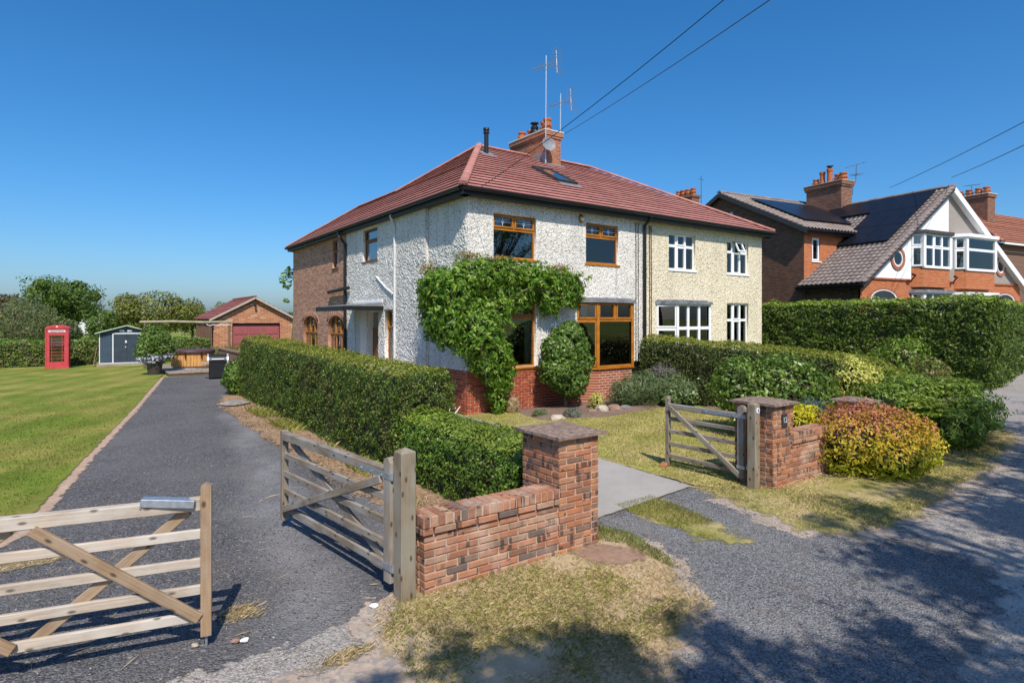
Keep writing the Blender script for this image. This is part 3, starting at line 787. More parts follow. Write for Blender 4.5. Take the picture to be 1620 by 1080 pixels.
window(wh, O0, UX, NF, .95, 2.16, 1.13, 2.96, OAK, [(0, 1, .72, 1, True), (0, 1, 0, .72, False)], sill=.03, curtain=[(.82, 1, CURTAIN)])
DG = m_glass('side_glass', (.55, .62, .66), .22)
window(wh, (XS, 0, 0), UY, NL, 5.32, 6.54, 4.3, 5.35, DOORWOOD, [(0, 1, .62, 1, True), (0, 1, 0, .62, False)], sill=.05, glass=DG, curtain=[(0, 1, NET)])
window(wh, (XS, 0, 0), UY, NL, 4.15, 4.75, .9, 2.66, OAK, [(0, 1, .68, 1, True), (0, 1, 0, .68, False)], rec=.1)
window(wh, (XS, 0, 0), UY, NL, 6.9, 7.3, .9, 2.62, OAK, [(0, 1, .68, 1, False), (0, 1, 0, .68, False)], rec=.1)
d = MB(); d.box(XS+.16, XS+.21, 5.26, 6.11, .10, 2.05); 
for a, b in ((5.34, 5.64), (5.72, 6.03)):
    for z0, z1 in ((.25, .9), (1.02, 1.9)): d.box(XS+.145, XS+.162, a, b, z0, z1, .012)
dr = d.build('front_door', DOORWOOD, wh)
h = MB(); h.tube([(XS+.14, 5.36, 1.08), (XS+.09, 5.36, 1.08), (XS+.09, 5.5, 1.08)], .012); h.build('handle', GREYMETAL, dr)
t_ = MB(); t_.box(XS+.17, XS+.2, 5.27, 6.1, 2.10, 2.61); t_.build('fanlight', DG, dr)
t_ = MB(); t_.box(XS+.15, XS+.22, 5.25, 6.12, 2.05, 2.10); t_.build('transom', DOORWOOD, dr)
# porch pier and canopy
rough_wall('porch_pier', wh, WHITE_RENDER, (XS-.24, 0, 0), UY, NL, 6.2, 6.62, 0, 2.72, [], seed=31, amp=.012)
m = MB(); m.box(XS-.24, XS, 6.2, 6.62, 0, 2.72); m.build('pier_core', SMOOTH_WHITE, wh)
cn = MB(); cn.prism([(XS+.02, 2.74), (XS-1.3, 2.70), (XS-1.3, 2.79), (XS+.02, 2.92)], 1, 4.85, 7.35); cn = cn.build('door_canopy', LEAD, wh)
m = MB(); m.box(XS-1.32, XS+.01, 4.82, 4.86, 2.66, 2.79); m.box(XS-1.34, XS-1.30, 4.82, 7.38, 2.64, 2.78); m.box(XS-1.3, XS, 4.9, 7.3, 2.70, 2.735); m.build('canopy_fascia', BLACK, cn)
m = MB(); m.box(XS-.06, XS+.02, 4.86, 7.34, 2.90, 2.99, .01); m.build('flashing', SMOOTH_WHITE, cn)
# brick extension
ext_open = [(8.42, 10.15, .6, 2.52), (11.45, 13.35, .6, 2.52), (9.0, 9.62, 4.3, 5.34)]
flat_wall('extension_wall', wh, EXT_BRICK, (XS, 0, 0), UY, NL, 8.16, 14.9, 0, 5.56, ext_open, label='side wall of old red-brown brick')
EXO = m_wood('extension_frame', (.30, .12, .03), (.42, .19, .06), .6, .5, False)
RGL = m_glass('extension_glass', (.5, .35, .32), .2)
for a, b in ((8.42, 10.15), (11.45, 13.35)):
    window(wh, (XS, 0, 0), UY, NL, a, b, .6, 2.52, EXO, [(0, .34, .62, 1, True), (.34, .66, .62, 1, True), (.66, 1, .62, 1, True), (0, .34, 0, .62, False), (.34, .66, 0, .62, False), (.66, 1, 0, .62, False)], rec=.11, glass=RGL)
    mid = (a+b)/2; hw = (b-a)/2; arc = [(mid+hw*math.cos(k), 2.22+.30*math.sin(k)) for k in np.linspace(0, math.pi, 13)]
    sp = MB()
    for k in range(12):
        p, q = arc[k], arc[k+1]; sp.prism([p, (p[0], 2.53), (q[0], 2.53), q], 0, XS-.002, XS+.12)
    sp.build('arch_spandrel', EXT_BRICK, wh)
    v = MB()
    for k in range(14):
        an = math.pi*(.02+.96*(k+.5)/14); c = Vector((XS-.006, mid+(hw+.09)*math.cos(an), 2.22+.39*math.sin(an)))
        M = Matrix.Translation(c) @ Matrix.Rotation(an-math.pi/2, 4, 'X'); v.obox(M, .02, hw*.205, .20, .006)
    v.build('brick_arch', plain('arch_brick', (.44, .23, .16), .9, .2, .25, 9), wh)
window(wh, (XS, 0, 0), UY, NL, 9.0, 9.62, 4.3, 5.34, DOORWOOD, [(0, 1, .6, 1, True), (0, 1, 0, .6, False)], sill=.04, glass=DG)
# unseen sides, floors
m = MB(); m.box(-.02, 6.5, 11.1, 11.3, 0, 5.5); m.box(0, 4.1, 14.7, 14.89, 0, 5.5); m.box(3.9, 4.1, 11.3, 14.7, 0, 5.5); m.build('rear_wall', EXT_BRICK, wh)
m = MB(); m.box(.25, 6.45, .3, 11, 2.95, 3.15); m.box(.25, 6.45, .3, 11, .05, .25); m.box(.25, 6.45, 3.2, 3.3, .25, 5.5); m.box(2.9, 3.0, .3, 3.2, .25, 5.5); m.box(1.9, 2.0, 3.3, 14.6, .05, 5.5); m.build('interior', INTERIOR, wh)
# plinth
pc = MB(); pc.box(.010, 3.72, .012, .25, 0, 1.12); pc.box(.010, .25, .25, 2.02, 0, 1.12); pc = pc.build('plinth', PLINTH_MORTAR, wh)
j = MB()
brick_face(pc, (-.004, -.004, 0), UX, 3.71, 0, 15, .0745, PLINTH_BRICK, Vector(NF), .1, .013, 0, join=j, limit=2.6)
brick_face(pc, (-.004, .10, 0), UY, 1.9, 0, 15, .0745, PLINTH_BRICK, Vector(NL), .1, .013, 1, join=j, limit=1.1)
tag(j.build('brickwork', PLINTH_BRICK, pc), kind='stuff')
m = MB(); m.box(XS-.03, .1, 2.0, 8.16, 0, .55, .02); m.build('side_plinth', SMOOTH_WHITE, wh)
# corner foot brick pier of the plinth
def bay(parent, x0, x1, p, zb, zt, mat, side_cells, front_cells, base_mat, roofmat, roof_name='bay_roof', curt=None, zsill=1.0, leaded=False):
    q = [(x0, 0), (x0+p, -p), (x1-p, -p), (x1, 0)]
    b = MB(); b.prism([(x0+.01, .1), (x0+.01, 0), (x0+p, -p+.01), (x1-p, -p+.01), (x1-.01, 0), (x1-.01, .1)], 2, 0, zsill-.03); b.build('bay_base', base_mat, parent)
    for i in range(3):
        a, c = Vector((*q[i], 0)), Vector((*q[i+1], 0)); u = (c-a).normalized(); n = Vector((u.y, -u.x, 0)); L = (c-a).length
        cells = front_cells if i == 1 else side_cells
        wn = window(parent, a, u, n, 0, L, zsill, zt, mat, cells, rec=-.01, w=.05, sill=.04 if i == 1 else .02, curtain=curt if i == 1 else None, thick=.07, leaded=leaded, name='bay_window')
    for (px, py) in q[1:3]:
        cp = MB(); cp.box(px-.05, px+.05, py-.03, py+.06, zsill, zt); cp.build('corner_post', mat, parent)
    r = MB(); e = .10
    r.prism([(x0-e, .02), (x0+p-e*.5, -p-e), (x1-p+e*.5, -p-e), (x1+e, .02)], 2, zt, zt+.09)
    r.prism([(x0-e*.3, .02), (x0+p, -p+.05), (x1-p, -p+.05), (x1+e*.3, .02)], 2, zt+.09, zt+.14)
    return r.build(roof_name, roofmat, parent)
SC2 = [(0, 1, .73, 1, True), (0, 1, 0, .73, True)]
FC2 = [(0, .5, .73, 1, True), (.5, 1, .73, 1, True), (0, 1, 0, .73, False)]
bay(wh, 3.62, 5.86, .42, 0, 2.86, OAK, SC2, FC2, m_brick('bay_red_brick', [(0, (.27, .065, .034)), (.5, (.37, .095, .047)), (1, (.45, .14, .075))], (.50, .36, .28), 'Z'), LEAD, curt=[(.62, .98, CURTAIN)], zsill=1.02)
for (a, b) in ((3.78, 4.0), (4.14, 4.62), (4.80, 5.32)):
    nb = MB(); nb.box(a, b, -.30 if a > 4 else -.02, -.29 if a > 4 else -.01, 2.46, 2.76); nb.build('net_blind', NET, wh)
# roof
ZE, ZR = 5.60, 8.60
AP = Vector((3.82, 5.46, ZR))
fh = lambda a: Vector((-.30+4.12*(a-ZE)/3, -.30+5.76*(a-ZE)/3, a))
def rearh(a):
    if a <= 7.15:
        t = (a-ZE)/1.55; return Vector((-.30+2.13*t, 15.1-3.24*t, a))
    t = (a-7.15)/1.45; return Vector((1.83+1.99*t, 8.06-2.6*t, a))
NLP = Vector((-3.0, 0, 4.12)).normalized(); NFP = Vector((0, -3.0, 5.76)).normalized()
rf = MB()
rf.add([fh(ZE), Vector((6.51, -.30, ZE)), Vector((6.51, 5.46, ZR)), AP], [[0, 1, 2, 3]])
rf.add([fh(ZE), AP, Vector((1.83, 8.06, 7.15)), Vector((1.83, 11.86, 7.15)), Vector((-.30, 15.1, ZE))], [[0, 1, 2, 3, 4]])
rf.add([AP, Vector((6.51, 5.46, ZR)), Vector((6.51, 11.4, ZE)), Vector((3.96, 11.4, ZE)), Vector((1.83, 8.06, 7.15))], [[0, 1, 2, 3, 4]])
rf.add([Vector((1.83, 8.06, 7.15)), Vector((3.96, 11.4, ZE)), Vector((4.2, 15.1, ZE)), Vector((1.83, 11.86, 7.15))], [[0, 1, 2, 3]])
rf.add([Vector((1.83, 11.86, 7.15)), Vector((4.2, 15.1, ZE)), Vector((-.30, 15.1, ZE))], [[0, 1, 2]])
rf = rf.build('roof', plain('roof_felt', (.05, .035, .033), .95), wh)
roof_rows(rf, RED_TILE, fh, lambda a: Vector((6.51, -.30+5.76*(a-ZE)/3, a)), ZE-.02, ZR, 20, NFP)
roof_rows(rf, RED_TILE, fh, rearh, ZE-.02, 7.15, 9, NLP)
roof_rows(rf, RED_TILE, fh, rearh, 7.15, ZR-.01, 8, NLP)
HIP_TILE = m_tile('hip_tile', (.34, .14, .115), (.47, .22, .18), .4)
ridge_tiles(rf, HIP_TILE, fh(ZE)+Vector((0, 0, .05)), AP+Vector((0, 0, .04)), .115, .40, .03, 'hip_tile')
ridge_tiles(rf, HIP_TILE, AP, (6.51, 5.46, ZR), .10, .42, .03)
ridge_tiles(rf, HIP_TILE, AP, (1.83, 8.06, 7.15), .11, .42, .04, 'hip_tile')
ridge_tiles(rf, HIP_TILE, (1.83, 8.06, 7.15), (1.83, 11.86, 7.15), .11, .42, .04)
ridge_tiles(rf, HIP_TILE, (1.83, 11.86, 7.15), (-.30, 15.1, ZE), .11, .42, .04, 'hip_tile')
def gutter_line(parent, pts, out, fascia=True):
    """black gutter, fascia and soffit along an eave; out: outward unit vector"""
    a, b = Vector(pts[0]), Vector(pts[1]); o = Vector(out); u = (b-a).normalized()
    g = MB(); v = []; f = []; K = 7
    for p in (a, b):
        for k in range(K+1):
            an = math.pi+math.pi*k/K; v.append(p+o*(.075+.065*math.cos(an))+Vector((0, 0, -.02+.075*math.sin(an))))
        for k in range(K, -1, -1):
            an = math.pi+math.pi*k/K; v.append(p+o*(.075+.055*math.cos(an))+Vector((0, 0, -.015+.065*math.sin(an))))
    n = 2*(K+1)
    for k in range(n): f.append([k, (k+1) % n, n+(k+1) % n, n+k])
    g.add(v, f); g.build('gutter', BLACK, parent)
    fb = MB(); fb.bar(a+o*-.012+Vector((0, 0, -.09)), b+o*-.012+Vector((0, 0, -.09)), .022, .19); fb.build('fascia_board', BLACK, parent)
    sf = MB(); sf.bar(a-o*.15+Vector((0, 0, -.17)), b-o*.15+Vector((0, 0, -.17)), .28, .012); sf.build('soffit', plain('soffit', (.10, .085, .06), .9), parent)
gutter_line(wh, [(-.30, -.30, 5.60), (6.51, -.30, 5.60)], NF)
gutter_line(wh, [(-.30, -.30, 5.60), (-.30, 15.1, 5.60)], NL)
gutter_line(wh, [(-.30, 15.1, 5.60), (4.2, 15.1, 5.60)], (0, 1, 0))
# chimney with pots, dish and flashing
CX0, CX1, CY0, CY1 = 6.06, 6.82, 4.45, 6.60
ch = MB(); ch.box(CX0, CX1, CY0, CY1, 7.4, 9.26); ch.box(CX0-.04, CX1+.04, CY0-.04, CY1+.04, 9.10, 9.18, .004); ch.box(CX0-.07, CX1+.07, CY0-.07, CY1+.07, 9.183, 9.33, .004)
ch = ch.build('chimney', CHIMNEY_BRICK, wh)
m = MB(); m.box(CX0-.09, CX1+.09, CY0-.09, CY1+.09, 9.332, 9.385, .01); m.build('cap', plain('cap_mortar', (.55, .50, .44), .95, .1, .2, 9), ch)
for i, y in enumerate((4.72, 5.08, 5.5, 5.92, 6.32)):
    pot(ch, 6.44+(.08 if i % 2 else -.06), y, 9.38, .155, .52 if i < 2 else .40, squat=True, cowl=(i == 2), mat=BLACK if i == 2 else None)
m = MB(); m.box(CX0-.03, CX1+.1, CY0-.16, CY0+.02, 8.0, 8.10, .02); m.box(CX0-.05, CX0+.01, CY0-.1, CY1, 8.1, 8.55, .02); m.build('flashing', LEAD, ch)
m = MB(); m.lathe([(.02, -.05), (.15, -.03), (.25, 0.02), (.265, .05), (.24, .045), (.14, 0), (.01, -.02)], 20, Matrix.Translation((CX0-.05, CY0-.25, 8.75)) @ Matrix.Rotation(R(-12), 4, 'Z') @ Matrix.Rotation(R(78), 4, 'X'))
m.tube([(CX0, CY0, 8.7), (CX0-.03, CY0-.2, 8.72)], .02); m.build('satellite_dish', plain('grey_dish', (.20, .21, .23), .5), ch)
for (bx_, by_, z0, z1, nm) in ((CX0-.05, CY0-.08, 8.05, 12.05, 'aerial_mast'), (CX1+.12, CY0+.2, 8.4, 10.95, 'aerial_mast')):
    m = MB(); m.tube([(bx_, by_, z0), (bx_+.03, by_, z1)], .021, 8); mast = m.build(nm, plain('alloy', (.55, .57, .60), .35, .5, .1, 8, .6), ch)
    yagi(mast, (bx_+.03, by_+.05, z1-.35), (-.35, .9, -.05), .95, 8, .22, GREYMETAL)
# flue, roof light, lamp, pipes
m = MB(); m.tube([(3.25, 4.11, 7.75), (3.25, 4.11, 8.62)], .075, 14); m.lathe([(.105, 8.62), (.105, 8.66), (.085, 8.67), (.085, 8.72), (.11, 8.73), (.1, 8.80), (.03, 8.82)], 14, Matrix.Translation((3.25, 4.11, 0))); fl = m.build('flue', BLACK, wh, sm=False)
m = MB(); M = Matrix.Translation((3.25, 4.11, 7.95)) @ Matrix.Rotation(math.atan2(3.0, 5.76), 4, 'X'); m.obox(M, .55, .6, .03, .01); m.build('flue_flashing', LEAD, fl)
sl = math.atan2(3.0, 5.76)
zc = ZE+3.0*(2.42+.30)/5.76
M = Matrix.Translation((4.78, 2.42, zc)) @ Matrix.Rotation(sl, 4, 'X')
m = MB()
for (a, b, c, e) in ((-.40, -.34, -.8, .8), (.34, .40, -.8, .8), (-.34, .34, -.8, -.72), (-.34, .34, .72, .8)):
    m.obox(M @ Matrix.Translation(((a+b)/2, (c+e)/2, .09)), b-a, e-c, .12, .01)
sk = m.build('roof_light', plain('roof_light_frame', (.05, .045, .04), .5), wh)
m = MB(); m.obox(M @ Matrix.Translation((0, 0, .11)), .68, 1.44, .02, .004); m.build('pane', m_glass('roof_light_glass', (.25, .32, .4), .35), sk)
m = MB(); m.obox(M @ Matrix.Translation((0, -.95, .055)), .9, .3, .012, .004); m.build('flashing', LEAD, sk)
m = MB(); m.lathe([(.085, 0), (.085, .03), (.07, .06), (.02, .09)], 16, Matrix.Translation((3.76, -.02, 5.24)) @ Matrix.Rotation(R(90), 4, 'X') @ Matrix.Scale(1.5, 4, (0, 1, 0))); lm = m.build('wall_lamp', plain('brass', (.35, .22, .07), .35, .5, .2, 8, .8), wh)
m = MB(); m.lathe([(.05, .05), (.055, .09), (.03, .13), (.004, .14)], 14, Matrix.Translation((3.76, -.02, 5.22)) @ Matrix.Rotation(R(90), 4, 'X')); m.build('globe', plain('lamp_globe', (.75, .65, .45), .3), lm)
def pipe(parent, pts, r, mat, name='downpipe', clips=True):
    m = MB(); m.tube(pts, r, 10); 
    if clips:
        zs = sorted([pts[0][2], pts[-1][2]]); z = zs[0]+.4
        while z < zs[1]-.3 and abs(pts[0][0]-pts[-1][0])+abs(pts[0][1]-pts[-1][1]) < .6:
            m.tube([(pts[-1][0], pts[-1][1], z), (pts[-1][0], pts[-1][1], z+.05)], r*1.25, 10); z += 1.7
    return m.build(name, mat, parent)
pipe(wh, [(6.36, -.36, 5.56), (6.36, -.30, 5.42), (6.36, -.09, 5.28), (6.36, -.09, .1)], .05, BLACK)
for x in (6.02, 6.12): pipe(wh, [(x, -.035, 5.35), (x+.01, -.03, 3.2), (x, -.035, .3)], .011, BLACK, 'cable', False)
pipe(wh, [(XS-.2, 3.92, 5.5), (XS-.1, 3.92, 5.2), (XS-.06, 3.92, 5.1), (XS-.06, 3.92, .2)], .04, plain('grey_pipe', (.60, .60, .60), .5))
pipe(wh, [(XS-.28, 8.22, 5.52), (XS-.26, 8.22, 5.35), (XS-.09, 8.05, 5.05), (XS-.09, 8.05, .2)], .055, BLACK)
pipe(wh, [(XS-.12, 9.75, 3.40), (XS-.13, 7.6, 3.48)], .06, BLACK, 'waste_pipe', False)
pipe(wh, [(XS-.05, 5.35, 3.75), (XS-.07, 4.6, 3.38), (XS-.07, 4.0, 3.15)], .022, SMOOTH_WHITE, 'overflow_pipe', False)

# ------------------------------------------------------------------ the cream house
cr = thing('cream_house', 'cream roughcast house with white window frames, joined to the white house', 'house', (14.19, HY, 0))
W6 = [(0, .33, .66, 1, False), (.33, .67, .66, 1, True), (.67, 1, .66, 1, False), (0, .33, 0, .66, False), (.33, .67, 0, .66, True), (.67, 1, 0, .66, False)]
cr_open = [(1.08, 2.43, 4.0, 5.17), (4.19, 5.49, 4.0, 5.17), (4.19, 5.49, 1.2, 2.94), (.57, 2.9, .9, 2.93)]
rough_wall('front_wall', cr, CREAM_RENDER, O0, UX, NF, 0.004, 6.35, 0, 5.56, cr_open, seed=41, amp=.018)
rough_wall('side_wall', cr, CREAM_RENDER, (6.35, 0, 0), UY, (1, 0, 0), 0, 11.3, 0, 5.56, [], seed=47, step=.3)
window(cr, O0, UX, NF, 1.08, 2.43, 4.0, 5.17, UPVC, W6, sill=.05, curtain=[(.0, .12, NET)])
w2 = window(cr, O0, UX, NF, 4.19, 5.49, 4.0, 5.17, UPVC, [c for i, c in enumerate(W6) if i != 1], sill=.05, curtain=[(.30, .62, NET)])
# the open top light
ol = MB(); M0 = Matrix.Translation((4.84, -.02, 5.12)) @ Matrix.Rotation(R(-24), 4, 'X')
for (a, b, c, e) in ((-.20, -.155, -.36, 0), (.155, .20, -.36, 0), (-.155, .155, -.36, -.315), (-.155, .155, -.045, 0)):
    ol.obox(M0 @ Matrix.Translation(((a+b)/2, 0, (c+e)/2)), b-a, .05, e-c, .004)
ol = ol.build('open_top_light', UPVC, w2)
g = MB(); g.obox(M0 @ Matrix.Translation((0, 0, -.18)), .31, .01, .27, .002); g.build('open_pane', GLASS, w2)
window(cr, O0, UX, NF, 4.19, 5.49, 1.2, 2.94, UPVC, W6, sill=.05)
F6 = [(0, .33, .6, 1, False), (.33, .67, .6, 1, False), (.67, 1, .6, 1, False), (0, .33, 0, .6, False), (.33, .67, 0, .6, False), (.67, 1, 0, .6, False)]
bay(cr, .47, 3.02, .46, 0, 2.86, UPVC, [(0, 1, .6, 1, True), (0, 1, 0, .6, True)], F6, CREAM_RENDER, plain('worn_grey_felt', (.17, .18, .20), .9, .2, .5, 7, bump=.6), curt=[(.76, .92, NET)], zsill=.95)
m = MB(); m.box(.2, 6.2, .3, 11, 2.95, 3.15); m.box(.2, 6.2, .3, 11, .05, .25); m.box(.2, 6.2, 3.2, 3.3, .25, 5.5); m.box(3.3, 3.4, .3, 3.2, .25, 5.5); m.box(0.02, 6.3, 11.1, 11.3, 0, 5.5); m.build('interior', INTERIOR, cr)
RH0, RH1 = Vector((6.65, -.30, ZE)), Vector((2.76, 5.46, ZR))
rh = lambda a: RH0+(RH1-RH0)*((a-ZE)/3)
lf = lambda a: Vector((0.002, -.30+5.76*(a-ZE)/3, a))
rc = MB(); rc.add([lf(ZE), RH0, RH1, lf(ZR)], [[0, 1, 2, 3]]); rc.add([RH0, Vector((6.65, 11.4, ZE)), RH1], [[0, 1, 2]]); rc.add([RH1, Vector((6.65, 11.4, ZE)), Vector((.002, 11.4, ZE)), lf(ZR)], [[0, 1, 2, 3]])
rc = rc.build('roof', plain('roof_felt', (.05, .035, .033), .95), cr)
roof_rows(rc, RED_TILE, lf, rh, ZE-.02, ZR, 20, NFP)
ridge_tiles(rc, HIP_TILE, RH0+Vector((0, 0, .05)), RH1+Vector((0, 0, .04)), .10, .42, .03, 'hip_tile')
ridge_tiles(rc, HIP_TILE, (0, 5.46, ZR), RH1, .12, .42, .05)
gutter_line(cr, [(0.004, -.30, 5.60), (6.65, -.30, 5.60)], NF)
gutter_line(cr, [(6.65, -.30, 5.60), (6.65, 11.3, 5.60)], (1, 0, 0))
for x in (.12, .2): pipe(cr, [(x, -.04, 5.3), (x+.015, -.035, 3.3), (x, -.04, .2)], .014, plain('brown_cable', (.16, .10, .05), .8), 'cable', False)

# ------------------------------------------------------------------ the gabled neighbour
PHI = 9.0
NA = (33.011, 10.802)
nb = thing('gabled_house', 'brick house with steep white and grey gable and solar panels on brown tiles', 'house', (NA[0], NA[1], 0), R(-PHI))
XE, ZEN, ZG = -6.55, 4.05, 8.55          # eave x, eave z, ridge z
GREYDASH = plain('grey_pebbledash', (.30, .265, .24), .95, .1, .2, 30, bump=.9)
GWHITE = plain('gable_white', (.80, .80, .79), .8, .2, .04, 4)
# gable: brick below, white / grey above
flat_wall('gable_brick', nb, ORANGE_BRICK, O0, UX, NF, XE, 6.6, 0, 4.12, [(-5.87, -4.15, 2.2, 3.25), (-2.9, -.1, 1.0, 3.62), (.35, 3.75, 1.0, 3.62), (3.95+.3, 5.9, 2.2, 3.25)])
for x, lab, mt in ((-1, 'white half of the gable', GWHITE), (1, 'grey pebbledash half of the gable', GREYDASH)):
    g = MB(); g.prism([(0, 4.12), (x*6.4, 4.12), (0, ZG-.1)] if x > 0 else [(0, 4.12), (0, ZG-.1), (x*6.4, 4.12)], 1, -.02, .2); g = g.build('gable_wall', mt, nb); g['label'] = lab
m = MB(); m.box(XE+.2, 6.3, -.06, -.022, 4.08, 4.17, .01); m.build('brick_band', plain('band_brick', (.34, .10, .045), .9, .2, .2, 9), nb)
for cx, rr in ((-4.0, .36), (4.6, .36)):
    M = Matrix.Translation((cx, -.02, 5.05)) @ Matrix.Rotation(R(90), 4, 'X')
    m = MB(); m.lathe([(rr+.16, 0), (rr+.16, .05), (rr, .05), (rr, 0)], 24, M, False); rw = m.build('round_window', plain('ring_brick', (.34, .13, .075), .9, .2, .25, 14), nb)
    m = MB(); m.lathe([(rr+.002, .01), (rr+.002, .035), (rr-.07, .035), (rr-.07, .01)], 24, M, False); m.build('frame', UPVC, rw)
    m = MB(); m.lathe([(rr-.06, .012), (rr-.06, .02)], 24, M); m.build('pane', GLASS, rw)
def arch_window(cx, hw, z0, z1):
    m = MB(); pts = [(cx+hw*math.cos(k), z0+(z1-z0)*math.sin(k)) for k in np.linspace(0, math.pi, 13)]
    m.prism(pts, 1, -.025, .0); fr = m.build('arched_window', DARKPANE, nb)
    for r0, r1, mt, nm in ((1.0, 1.09, UPVC, 'frame'), (1.09, 1.32, plain('ring_brick', (.34, .13, .075)), 'brick_arch')):
        q = MB()
        for k in range(12):
            a, b = math.pi*k/12, math.pi*(k+1)/12
            P_ = [(cx+hw*r*math.cos(t), z0+(z1-z0)*r*math.sin(t)) for r, t in ((r0, a), (r1, a), (r1, b), (r0, b))]
            q.prism(P_, 1, -.05, -.002)
        q.build(nm, mt, fr)
    q = MB(); q.box(cx-hw*1.09, cx+hw*1.09, -.05, -.002, z0-.10, z0-.002); q.build('sill', UPVC, fr)
DARKPANE = plain('dark_pane', (.02, .025, .028), .06, .6, .1)
for cx in (-5.0, 5.05): arch_window(cx, .86, 3.22, 3.62)
def nbay(x0, x1, z0, z1, roofmat, cells_s, cells_f, base, tag_):
    p = .40; q = [(x0, -.03), (x0+p*.8, -p), (x1-p*.8, -p), (x1, -.03)]
    if base:
        b = MB(); b.prism([(x0, 0), (x0+p*.8, -p+.02), (x1-p*.8, -p+.02), (x1, 0)], 2, z0-.9, z0-.06); b.build('bay_brick', ORANGE_BRICK, nb)
    for i in range(3):
        a, c = Vector((*q[i], 0)), Vector((*q[i+1], 0)); u = (c-a).normalized(); n = Vector((u.y, -u.x, 0)); L = (c-a).length
        window(nb, a, u, n, 0, L, z0, z1, UPVC, cells_f if i == 1 else cells_s, rec=-.01, w=.06, sill=.03 if i == 1 else None, name='bay_window', thick=.07)
    for (px, py) in q[1:3]:
        k = MB(); k.box(px-.09, px+.09, py-.05, py+.1, z0, z1); k.build('corner_post', UPVC, nb)
    b = MB(); b.prism([(x0, .02), (x0+p*.8, -p+.2), (x1-p*.8, -p+.2), (x1, .02)], 2, z0, z0+.02); b.build('bay_floor', INTERIOR, nb)
    r = MB(); r.prism([(x0-.15, 0), (x0+p*.8-.1, -p-.14), (x1-p*.8+.1, -p-.14), (x1+.15, 0)], 2, z1, z1+.15); r.build('bay_roof', roofmat, nb)
DK = plain('dark_bay_roof', (.06, .055, .05), .8)
S2 = [(0, 1, .62, 1, True), (0, 1, 0, .62, True)]
nbay(-3.0, -.30, 4.72, 6.2, DK, S2, [(0, .36, .6, 1, False), (.36, .68, .6, 1, True), (.68, 1, .6, 1, False), (0, .36, 0, .6, False), (.36, .68, 0, .6, False), (.68, 1, 0, .6, False)], True, 'white')
nbay(.45, 3.6, 4.72, 6.25, UPVC, S2, [(0, 1, .62, 1, False), (0, 1, 0, .62, False)], True, 'grey')
nbay(-3.0, -.30, 1.6, 3.55, LEAD, S2, F6, True, 'white')
nbay(.45, 3.6, 1.6, 3.5, UPVC, S2, F6, True, 'grey')
# main roof planes of the gable with pantiles
OV = .26
def pantiles(parent, mat, o, ux, us, W, L, tw=.235, tl=.29, clip=None, name='pantiles', lift=.02):
    """field of wavy tiles: o lower left corner, ux along the eave, us up the slope"""
    o = Vector(o); ux = Vector(ux).normalized(); us = Vector(us).normalized(); n = ux.cross(us).normalized()
    if n.z < 0: n = -n
    prof = [(0, 0), (.16, .06), (.34, .07), (.52, .035), (.72, -.005), (.9, -.005), (1.0, 0)]
    V = []; F = []
    nx, ns = int(W/tw), int(L/tl)
    for i in range(nx):
        for k in range(ns):
            cxm, csm = (i+.5)*tw, (k+.5)*tl
            if clip and not clip(cxm, csm): continue
            b = len(V)
            for s, hl in ((k*tl, .045), (k*tl, .02), ((k+1)*tl+.03, .0)):
                for (p, hh) in prof: V.append(tuple(o+ux*((i+p)*tw)+us*s+n*(hh*.65+hl*.85+lift)))
            m_ = len(prof)
            for q in range(m_-1):
                F.append((b+q+m_, b+q+1+m_, b+q+1, b+q)); F.append((b+q, b+q+1, b+q+1+2*m_, b+q+2*m_))
    ob = link(name, fast_mesh(name, np.array(V), np.array(F)), mat, parent)
    return tag(ob, kind='stuff')
slope = Vector((-XE, 0, ZG-ZEN)); SL = slope.length
nr_ = MB()
YB = 9.0
ob_ = Vector((-OV*.95, 0, -OV*.95*(ZG-ZEN)/-XE))
e0 = Vector((XE, -OV, ZEN))+ob_; r0 = Vector((0, -OV, ZG))
nr_.add([e0, e0+Vector((0, 2.74+OV, 0)), Vector((XE*.02, 8.0, ZG)), r0], [[0, 1, 2, 3]])
nr_.add([r0, Vector((0, YB, ZG)), Vector((6.9, YB, ZEN-.1)), Vector((6.9, -OV, ZEN-.1))], [[0, 1, 2, 3]])
nr_ = nr_.build('roof', plain('tile_bed', (.10, .08, .07), .95), nb)
us = (r0-e0).normalized(); LL = (r0-e0).length
# valley between this slope and the wing: keep tiles on the near side
pantiles(nr_, BROWN_TILE, e0+Vector((0, 9.0, 0)), (0, -1, 0), us, 9.0+OV-.02, LL, clip=lambda x, s: (9.0-x) < 3.1 + max(0, (s-1.0))*.78)
ridge_tiles(nr_, BROWN_TILE, r0, (0, 7.4, ZG), .14, .45, .05)
vm = MB()
for k in range(21):
    c = e0+us*(LL*(k+.5)/21)+Vector((0, .06, 0)); n2 = Vector((us.z, 0, -us.x)); n2 = -n2 if n2.z < 0 else n2
    x = us; z = n2; y = z.cross(x); M = Matrix((x, y, z)).transposed().to_4x4(); M.translation = c+n2*.07; vm.obox(M, LL/21*1.05, .20, .07, .025)
vm.build('verge_tiles', BROWN_TILE, nr_)
bg = MB(); bg.bar(e0+Vector((0, -.03, -.10)), r0+Vector((0, -.03, -.10)), .04, .14); bg.build('bargeboard', plain('dark_barge', (.05, .05, .055), .7), nb)
e1 = Vector((6.95, -OV, ZEN-.12))
bg = MB(); bg.bar(r0+Vector((0, -.03, -.14)), e1+Vector((0, -.03, -.14)), .05, .28); bg.build('bargeboard', UPVC, nb)
bg = MB(); bg.bar(r0+Vector((0, OV*.5, -.20)), e1+Vector((0, OV*.5, -.20)), OV, .03); bg.build('soffit', UPVC, nb)
